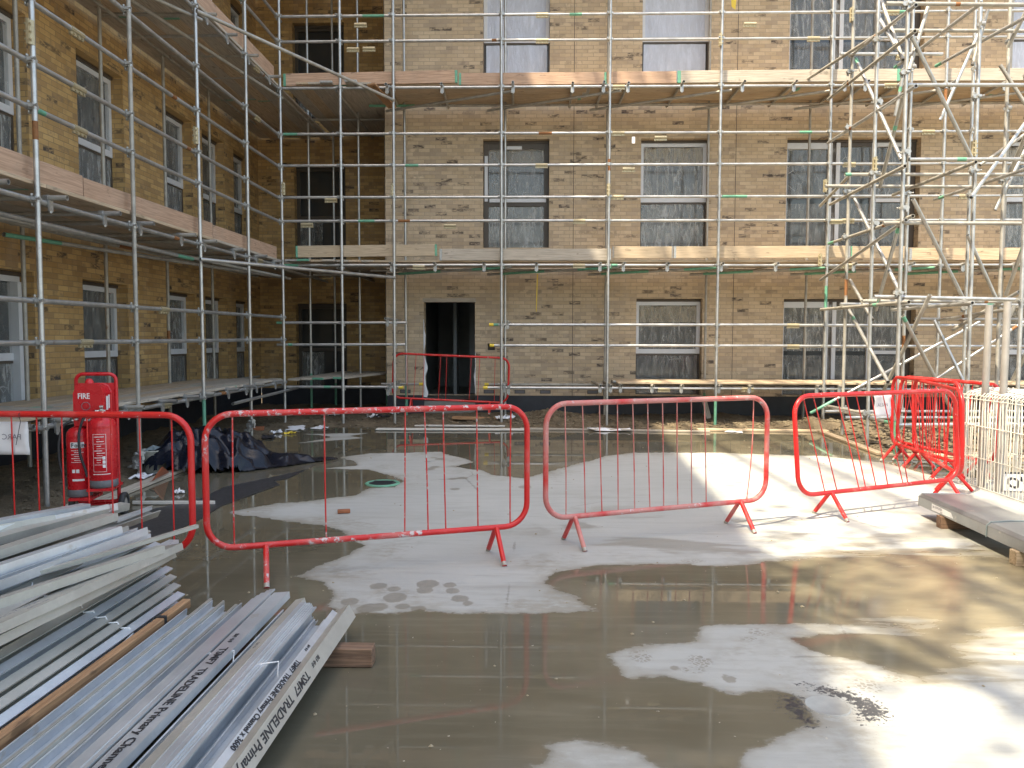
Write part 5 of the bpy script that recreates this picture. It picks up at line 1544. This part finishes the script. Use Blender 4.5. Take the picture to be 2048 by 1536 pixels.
def scrap(label, px, py, size, mat, seed, h=.03, long=1.0, cat='litter', z=0.0, group=None):
    rn = random.Random(seed); c = gp(px, py, z); b = MB(); n_ = 7; vs = []
    rz = rn.uniform(0, PI); cr, sr = math.cos(rz), math.sin(rz)
    for j in range(n_):
        for i in range(n_):
            u, v = (i / (n_ - 1) - .5), (j / (n_ - 1) - .5)
            x, y = u * size * long, v * size
            w = 1 + .5 * fbm(u * 2, v * 2, 1.5, 2, seed)
            vs.append((c.x + (x * cr - y * sr) * w, c.y + (x * sr + y * cr) * w, c.z + .006 + h * abs(fbm(u * 3, v * 3, 1.3, 3, seed * 1.7)) * 2))
    b.add(vs, [(j * n_ + i, j * n_ + i + 1, (j + 1) * n_ + i + 1, (j + 1) * n_ + i) for j in range(n_ - 1) for i in range(n_ - 1)])
    o = b.build('scrap', mat); o.modifiers.new('thick', 'SOLIDIFY').thickness = .002
    return tag(o, label, cat, group)


def mud_at(px, py):
    z = 0.0
    for _ in range(6): c = gp(px, py, z); z = max(0.0, mud_h(c.x, c.y))
    return z


for k, (px, py, sz, mt, h, lg, lab) in enumerate([
    (553, 867, .14, 'paper', .05, 1.2, 'crumpled white paper near the yellow scrap at the left mud edge'), (578, 868, .12, 'yellow', .03, 1.6, 'torn yellow plastic scrap on the left mud edge'),
    (535, 876, .2, 'ink', .03, 1.8, 'dark rag lying before the fourth left standard'), (660, 832, .24, 'paper', .08, 1.3, 'pale crumpled bag behind the chipped barrier rail'), (745, 836, .2, 'paper', .06, 1.3, 'crumpled white wrapper left of the scaffold foot'),
    (764, 835, .18, 'ink', .05, 1.3, 'black wrapper beside the crumpled white one'), (790, 828, .2, 'paper', .08, 1.0, 'white scrunched film at the foot of the scaffold before the doorway'), (596, 857, .3, 'paper', .02, 1.8, 'torn flat sheet of white paper on the left mud'),
    (640, 857, .22, 'paper', .03, 1.5, 'small torn white sheet right of the flat one'), (513, 738, .35, 'paper', .1, 1.6, 'pale crumpled plastic at the end of the left walkway'), (1010, 838, .2, 'paper', .06, 1.8, 'white film scrap on the straw heap'),
    (1125, 845, .2, 'straw', .03, 2.2, 'bleached splinter tangle by the second main standard'), (1222, 861, .34, 'paper', .03, 2.0, 'grey film scrap on the wet edge behind the dusty barrier'), (1470, 862, .3, 'paper', .01, 1.8, 'flat pale sheet on the sunlit timber edge'),
    (285, 955, .2, 'paper', .03, 1.4, 'white paper scrap below the bucket'), (360, 987, .09, 'paper', .03, 1.0, 'small white scrap behind the barrier gap'), (1946, 948, .16, 'galv_dark', .06, 1.2, 'coil of tie wire inside the white cage')]):
    z = mud_at(px, py) if k != 9 else .86
    scrap(lab, px, py, sz, mt, 3 + k, h, lg, 'litter', z)
tag(plank('brick', gp(515, 857, .06) + Vector((-.1, 0, .0)), gp(515, 857, .06) + Vector((.1, .03, 0)), .1, .065, 'brick_red'), 'red brick on the mud near the left scaffold foot', 'brick')
tag(plank('brick', gp(688, 1023, .02) + Vector((-.06, 0, .0)), gp(688, 1023, .02) + Vector((.05, .03, 0)), .06, .03, 'brick_red'), 'broken piece of red brick in the puddle left of the manhole', 'brick')
# pale boards lying at the back edge
for (xa, xb, py, w, mt, lab) in ((753, 1048, 858, .20, 'board_white', 'long pale board lying flat at the back edge of the slab'), (830, 1010, 851, .12, 'board_white', 'thin pale board behind the long one at the slab edge')):
    a, c = gp(xa, py, .02), gp(xb, py + 1, .02)
    tag(plank('board', a + Vector((0, 0, .0)), c, w, .022, mt), lab, 'board')
for k, (a, c, w, lab, mt) in enumerate([((1040, 857), (1420, 863), .05, 'thin wet timber strip along the back edge of the slab', 'wood_old'), ((1395, 859), (1655, 862), .16, 'sunlit timber plank along the back edge of the slab', 'wood_pale'),
                                        ((1640, 862), (1762, 908), .12, 'pale timber edging running toward the camera on the right', 'wood_pale'), ((1762, 909), (2100, 914), .14, 'pale timber edging in front of the clods on the right', 'wood_pale'),
                                        ((500, 881), (428, 905), .16, 'short pale plank at the left edge of the slab', 'wood_pale'), ((395, 925), (205, 1000), .14, 'pale muddy plank along the left edge of the slab by the trolley', 'wood_old'), ((190, 1000), (60, 1060), .3, 'pale board under the fire point trolley', 'wood_old'),
                                        ((265, 1006), (430, 1005), .02, 'thin white batten lying across the left edge of the slab', 'board_white')]):
    tag(plank('plank', gp(*a, .02) + Vector((0, 0, .004 * (k == 7))), gp(*c, .02), w, .034, mt), lab, 'plank')
tag(plank('plank', at_y(905, 835, 14.6), at_y(1000, 838, 14.6), .16, .05, 'wood_brown'), 'brown timber step lying before the doorway', 'plank')
tag(plank('plank', at_y(1408, 800, 15.3), at_y(1418, 838, 15.0), .1, .03, 'wood_old'), 'short timber prop leaning at the wall below the sash window', 'plank')
# manhole with a green rim
mc = gp(765, 967)
mt_ = thing('manhole_cover', 'round black drain cover with a green painted rim in the concrete', 'manhole cover', (mc.x, mc.y, 0))
b = MB(); b.lathe([(.15, .006), (.155, .012), (.185, .012), (.195, .004), (.195, .0)], seg=36); local(b.build('rim', 'green'), mt_)
b = MB(); b.lathe([(0, .008), (.15, .008), (.152, .004)], seg=36)
for k in range(5): b.box(-.11, .11, -.1 + k * .05 - .008, -.1 + k * .05 + .008, .008, .014)
local(b.build('cover', 'ink'), mt_)
cc = gp(1655, 1412)
b = MB(); b.lathe([(0, .003), (.088, .003), (.09, .0045), (.094, .0045), (.096, .002), (.097, 0)], (cc.x, cc.y, 0), 40); o = b.build('floor_plug', 'plug'); tag(o, 'round pale plug set in the slab amid the black paint stain', 'floor plug')

# ------------------------------------------------------------------ right side: grey metal stack, wire cage, posts, sign
gx0, gx1, gy = 3.545, 3.975, 7.02
gst = thing('metal_trays', 'strapped stack of long grey galvanised metal trays on timber feet at right', 'metal stack', (gx0, gy, 0))
rz_ = R(-2.2)
gst.rotation_euler = (0, 0, rz_)
b = MB(); c_ = .028
pf = [(0, .105), (0, .19), (c_, .215), (.40, .215), (.43, .19), (.43, .105)]
n = len(pf); A = [(x, (-.0 if 0 < i < n - 1 else -.0), z) for i, (x, z) in enumerate(pf)]; B_ = [(x, -3.2, z) for x, z in pf]
b.add(A + B_, [tuple(range(n)), tuple(reversed(range(n, 2 * n)))] + [(i, (i + 1) % n, n + (i + 1) % n, n + i) for i in range(n)])
b.box(.004, .426, -3.19, .02, .107, .115)
tr = local(b.build('tray', 'tray'), gst); bevel(tr, .006, 2)
for y in (-.42, -1.5, -2.6):
    b = MB(); b.box(-.02, .45, y - .045, y + .045, 0, .104); bevel(local(b.build('timber_foot', 'wood_dark' if y > -1 else 'wood_pale'), gst), .004)
b = MB(); y = -1.12
b.sweep([(-.004, y, .10), (-.004, y, .19), (c_ - .005, y - .005, .2185), (.2, y + .04, .2195), (.40, y + .05, .2185), (.434, y + .05, .19)], .005, 6); local(b.build('strap', 'strap_grey'), gst)
b = MB(); b.add([(-.0025, -.25, .175), (-.0025, -.58, .165), (-.0025, -.62, .125), (-.0025, -.25, .118), (-.001, -.25, .175), (-.001, -.58, .165), (-.001, -.62, .125), (-.001, -.25, .118)], [(0, 1, 2, 3), (7, 6, 5, 4), (0, 4, 5, 1), (1, 5, 6, 2), (2, 6, 7, 3), (3, 7, 4, 0)])
st_ = local(b.build('sticker', 'paper'), gst)
for s_, sz, y, z in (('Jan 18 POYSO', .028, -.27, .146), ('69 00', .018, -.40, .124), ('L', .02, -.585, .132)):
    L3(text_obj('lettering', s_, sz, 'ink_soft', (-.0035, y, z), (0, -1, 0), (0, 0, 1)), st_)

cg = thing('wire_cage', 'white wire mesh cage standing on the slab at the right edge', 'cage', (4.90, 8.78, 0))
WR = .0058


def wires(kind, lines, r=WR):
    b = MB()
    for l in lines: b.sweep(l, r, 5)
    return b.build(kind, 'wire_white', cg)


cx0, cyA, cyB = 4.90, 8.78, 6.1
kx = lambda y: cx0 + .0 * (y - cyA)
ln = []
y = cyA; k = 0
vert = []
while y > cyB:
    j = .006 * math.sin(k * 2.1)
    vert.append([(cx0 + j, y, .0), (cx0 + .012 * math.sin(k), y + .004, .5), (cx0 + j, y, .985), (cx0 + .05, y, 1.03), (cx0 + .30, y + .06 * (-1) ** k, 1.085), (cx0 + .55, y, 1.02)])
    y -= .052; k += 1
for f in range(0, len(vert), 18): wires('mesh_panel', vert[f:f + 18])
wires('rail', [[(cx0 - .008, cyA + .03, z), (cx0 - .008, cyB, z)] for z in (.012, .33, .675, .965, 1.005)], .005)
wires('end_panel', [[(x, cyA + .01, 0), (x, cyA + .01, 1.02 + .06 * min(1, (x - cx0) * 3))] for x in np.arange(cx0 + .05, cx0 + .56, .05)] + [[(cx0, cyA + .012, z), (cx0 + .55, cyA + .012, z)] for z in (.015, .33, .675, 1.0)])
wires('back_panel', [[(cx0 + .55, y, 0), (cx0 + .55, y, 1.02)] for y in np.arange(cyB, cyA, .11)] + [[(cx0 + .552, cyA, z), (cx0 + .552, cyB, z)] for z in (.33, .675)])
for px, Y, top in ((1968, 8.5, 610), (2004, 8.25, 603)):
    p = at_y(px, 800, Y); zt_ = at_y(px, top, Y).z
    b = MB(); b.tube((p.x, Y, 0), (p.x + .02, Y, zt_), .037, 16, True)
    tag(b.build('steel_post', 'post_grey'), 'thick grey steel post standing inside the wire cage, the %s of two' % ('left' if px < 1990 else 'right'), 'post')
q0 = at_y(2012, 1000, 7.95)
b = MB(); b.box(0, .50, -.012, .012, 0, .19); sg = b.build('notice_board', 'paper'); sg.location = (5.03, 8.2, .012); sg.rotation_euler = (R(-28), 0, R(-4)); bevel(sg, .003, 1)
tag(sg, 'white board with large black lettering low inside the wire cage', 'notice board')
local(text_obj('lettering', "O'R", .17, 'ink', (.04, -.0135, .03), (1, 0, 0), (0, 0, 1), bold=.006), sg)
b = MB(); b.box(-.003, .503, -.016, .016, .191, .207); local(b.build('edge_strip', 'ink'), sg)

# ------------------------------------------------------------------ what stands behind the photographer: a tree that dapples the ground, trees and a hoarding added for reflections
def tree(label, loc, h, crown_r, n_leaf, seed, dens=1.0):
    rn = random.Random(seed); t = thing('tree', label, 'tree', loc)
    b = MB(); tips = []
    b.sweep([(0, 0, -.1), (.1, 0, h * .3), (.0, .1, h * .6), (.1, .1, h * .9)], [.28, .22, .15, .05], 10)
    for k in range(14):
        z = h * rn.uniform(.45, .9); a = rn.uniform(0, 2 * PI); l = crown_r * rn.uniform(.6, 1.05) * (1.15 - abs(z / h - .65))
        p = [Vector((.05, .05, z)), Vector((math.cos(a) * l * .5, math.sin(a) * l * .5, z + l * .28)), Vector((math.cos(a) * l, math.sin(a) * l, z + l * .42))]
        b.sweep(p, [.07, .045, .015], 6); tips += [p[1], p[2], (p[1] + p[2]) / 2]
        for q in range(3):
            a2 = a + rn.uniform(-.9, .9); e = p[1] + Vector((math.cos(a2), math.sin(a2), rn.uniform(-.1, .6))) * l * .4
            b.sweep([p[1], e], [.03, .008], 5); tips += [e, e]
    local(b.build('trunk', 'bark'), t)
    b = MB()
    for _ in range(n_leaf):
        c = rn.choice(tips) + Vector((rn.gauss(0, 1), rn.gauss(0, 1), rn.gauss(0, .8))) * crown_r * .13
        s = rn.uniform(.06, .13); n_ = Vector((rn.gauss(0, 1), rn.gauss(0, 1), rn.gauss(0, 1))).normalized(); a, u = b.frame(n_)
        b.add([c - a * s, c + u * s * .6, c + a * s, c - u * s * .6], [(0, 1, 2, 3)])
    local(b.build('crown', 'leaf'), t)
    return t


tree('tall thin crowned tree behind the photographer whose shade dapples the concrete', (-2.3, -3.6, 0), 21, 5.2, 4200, 3)
for k, (x, y, h) in enumerate(((-3, -19, 8), (4, -21, 9), (11, -18, 7.5), (17, -17, 8))):
    tree('leafy tree in a row added behind the photographer for reflections', (x, y, 0), h, 3.2, 4000, 20 + k)['group'] = 'trees added behind for reflections'
b = MB(); b.box(LX, 24, -14.1, -14.0, -.1, 2.4); tag(b.build('hoarding', 'hoard'), 'plywood hoarding added behind the photographer for reflections', 'hoarding')
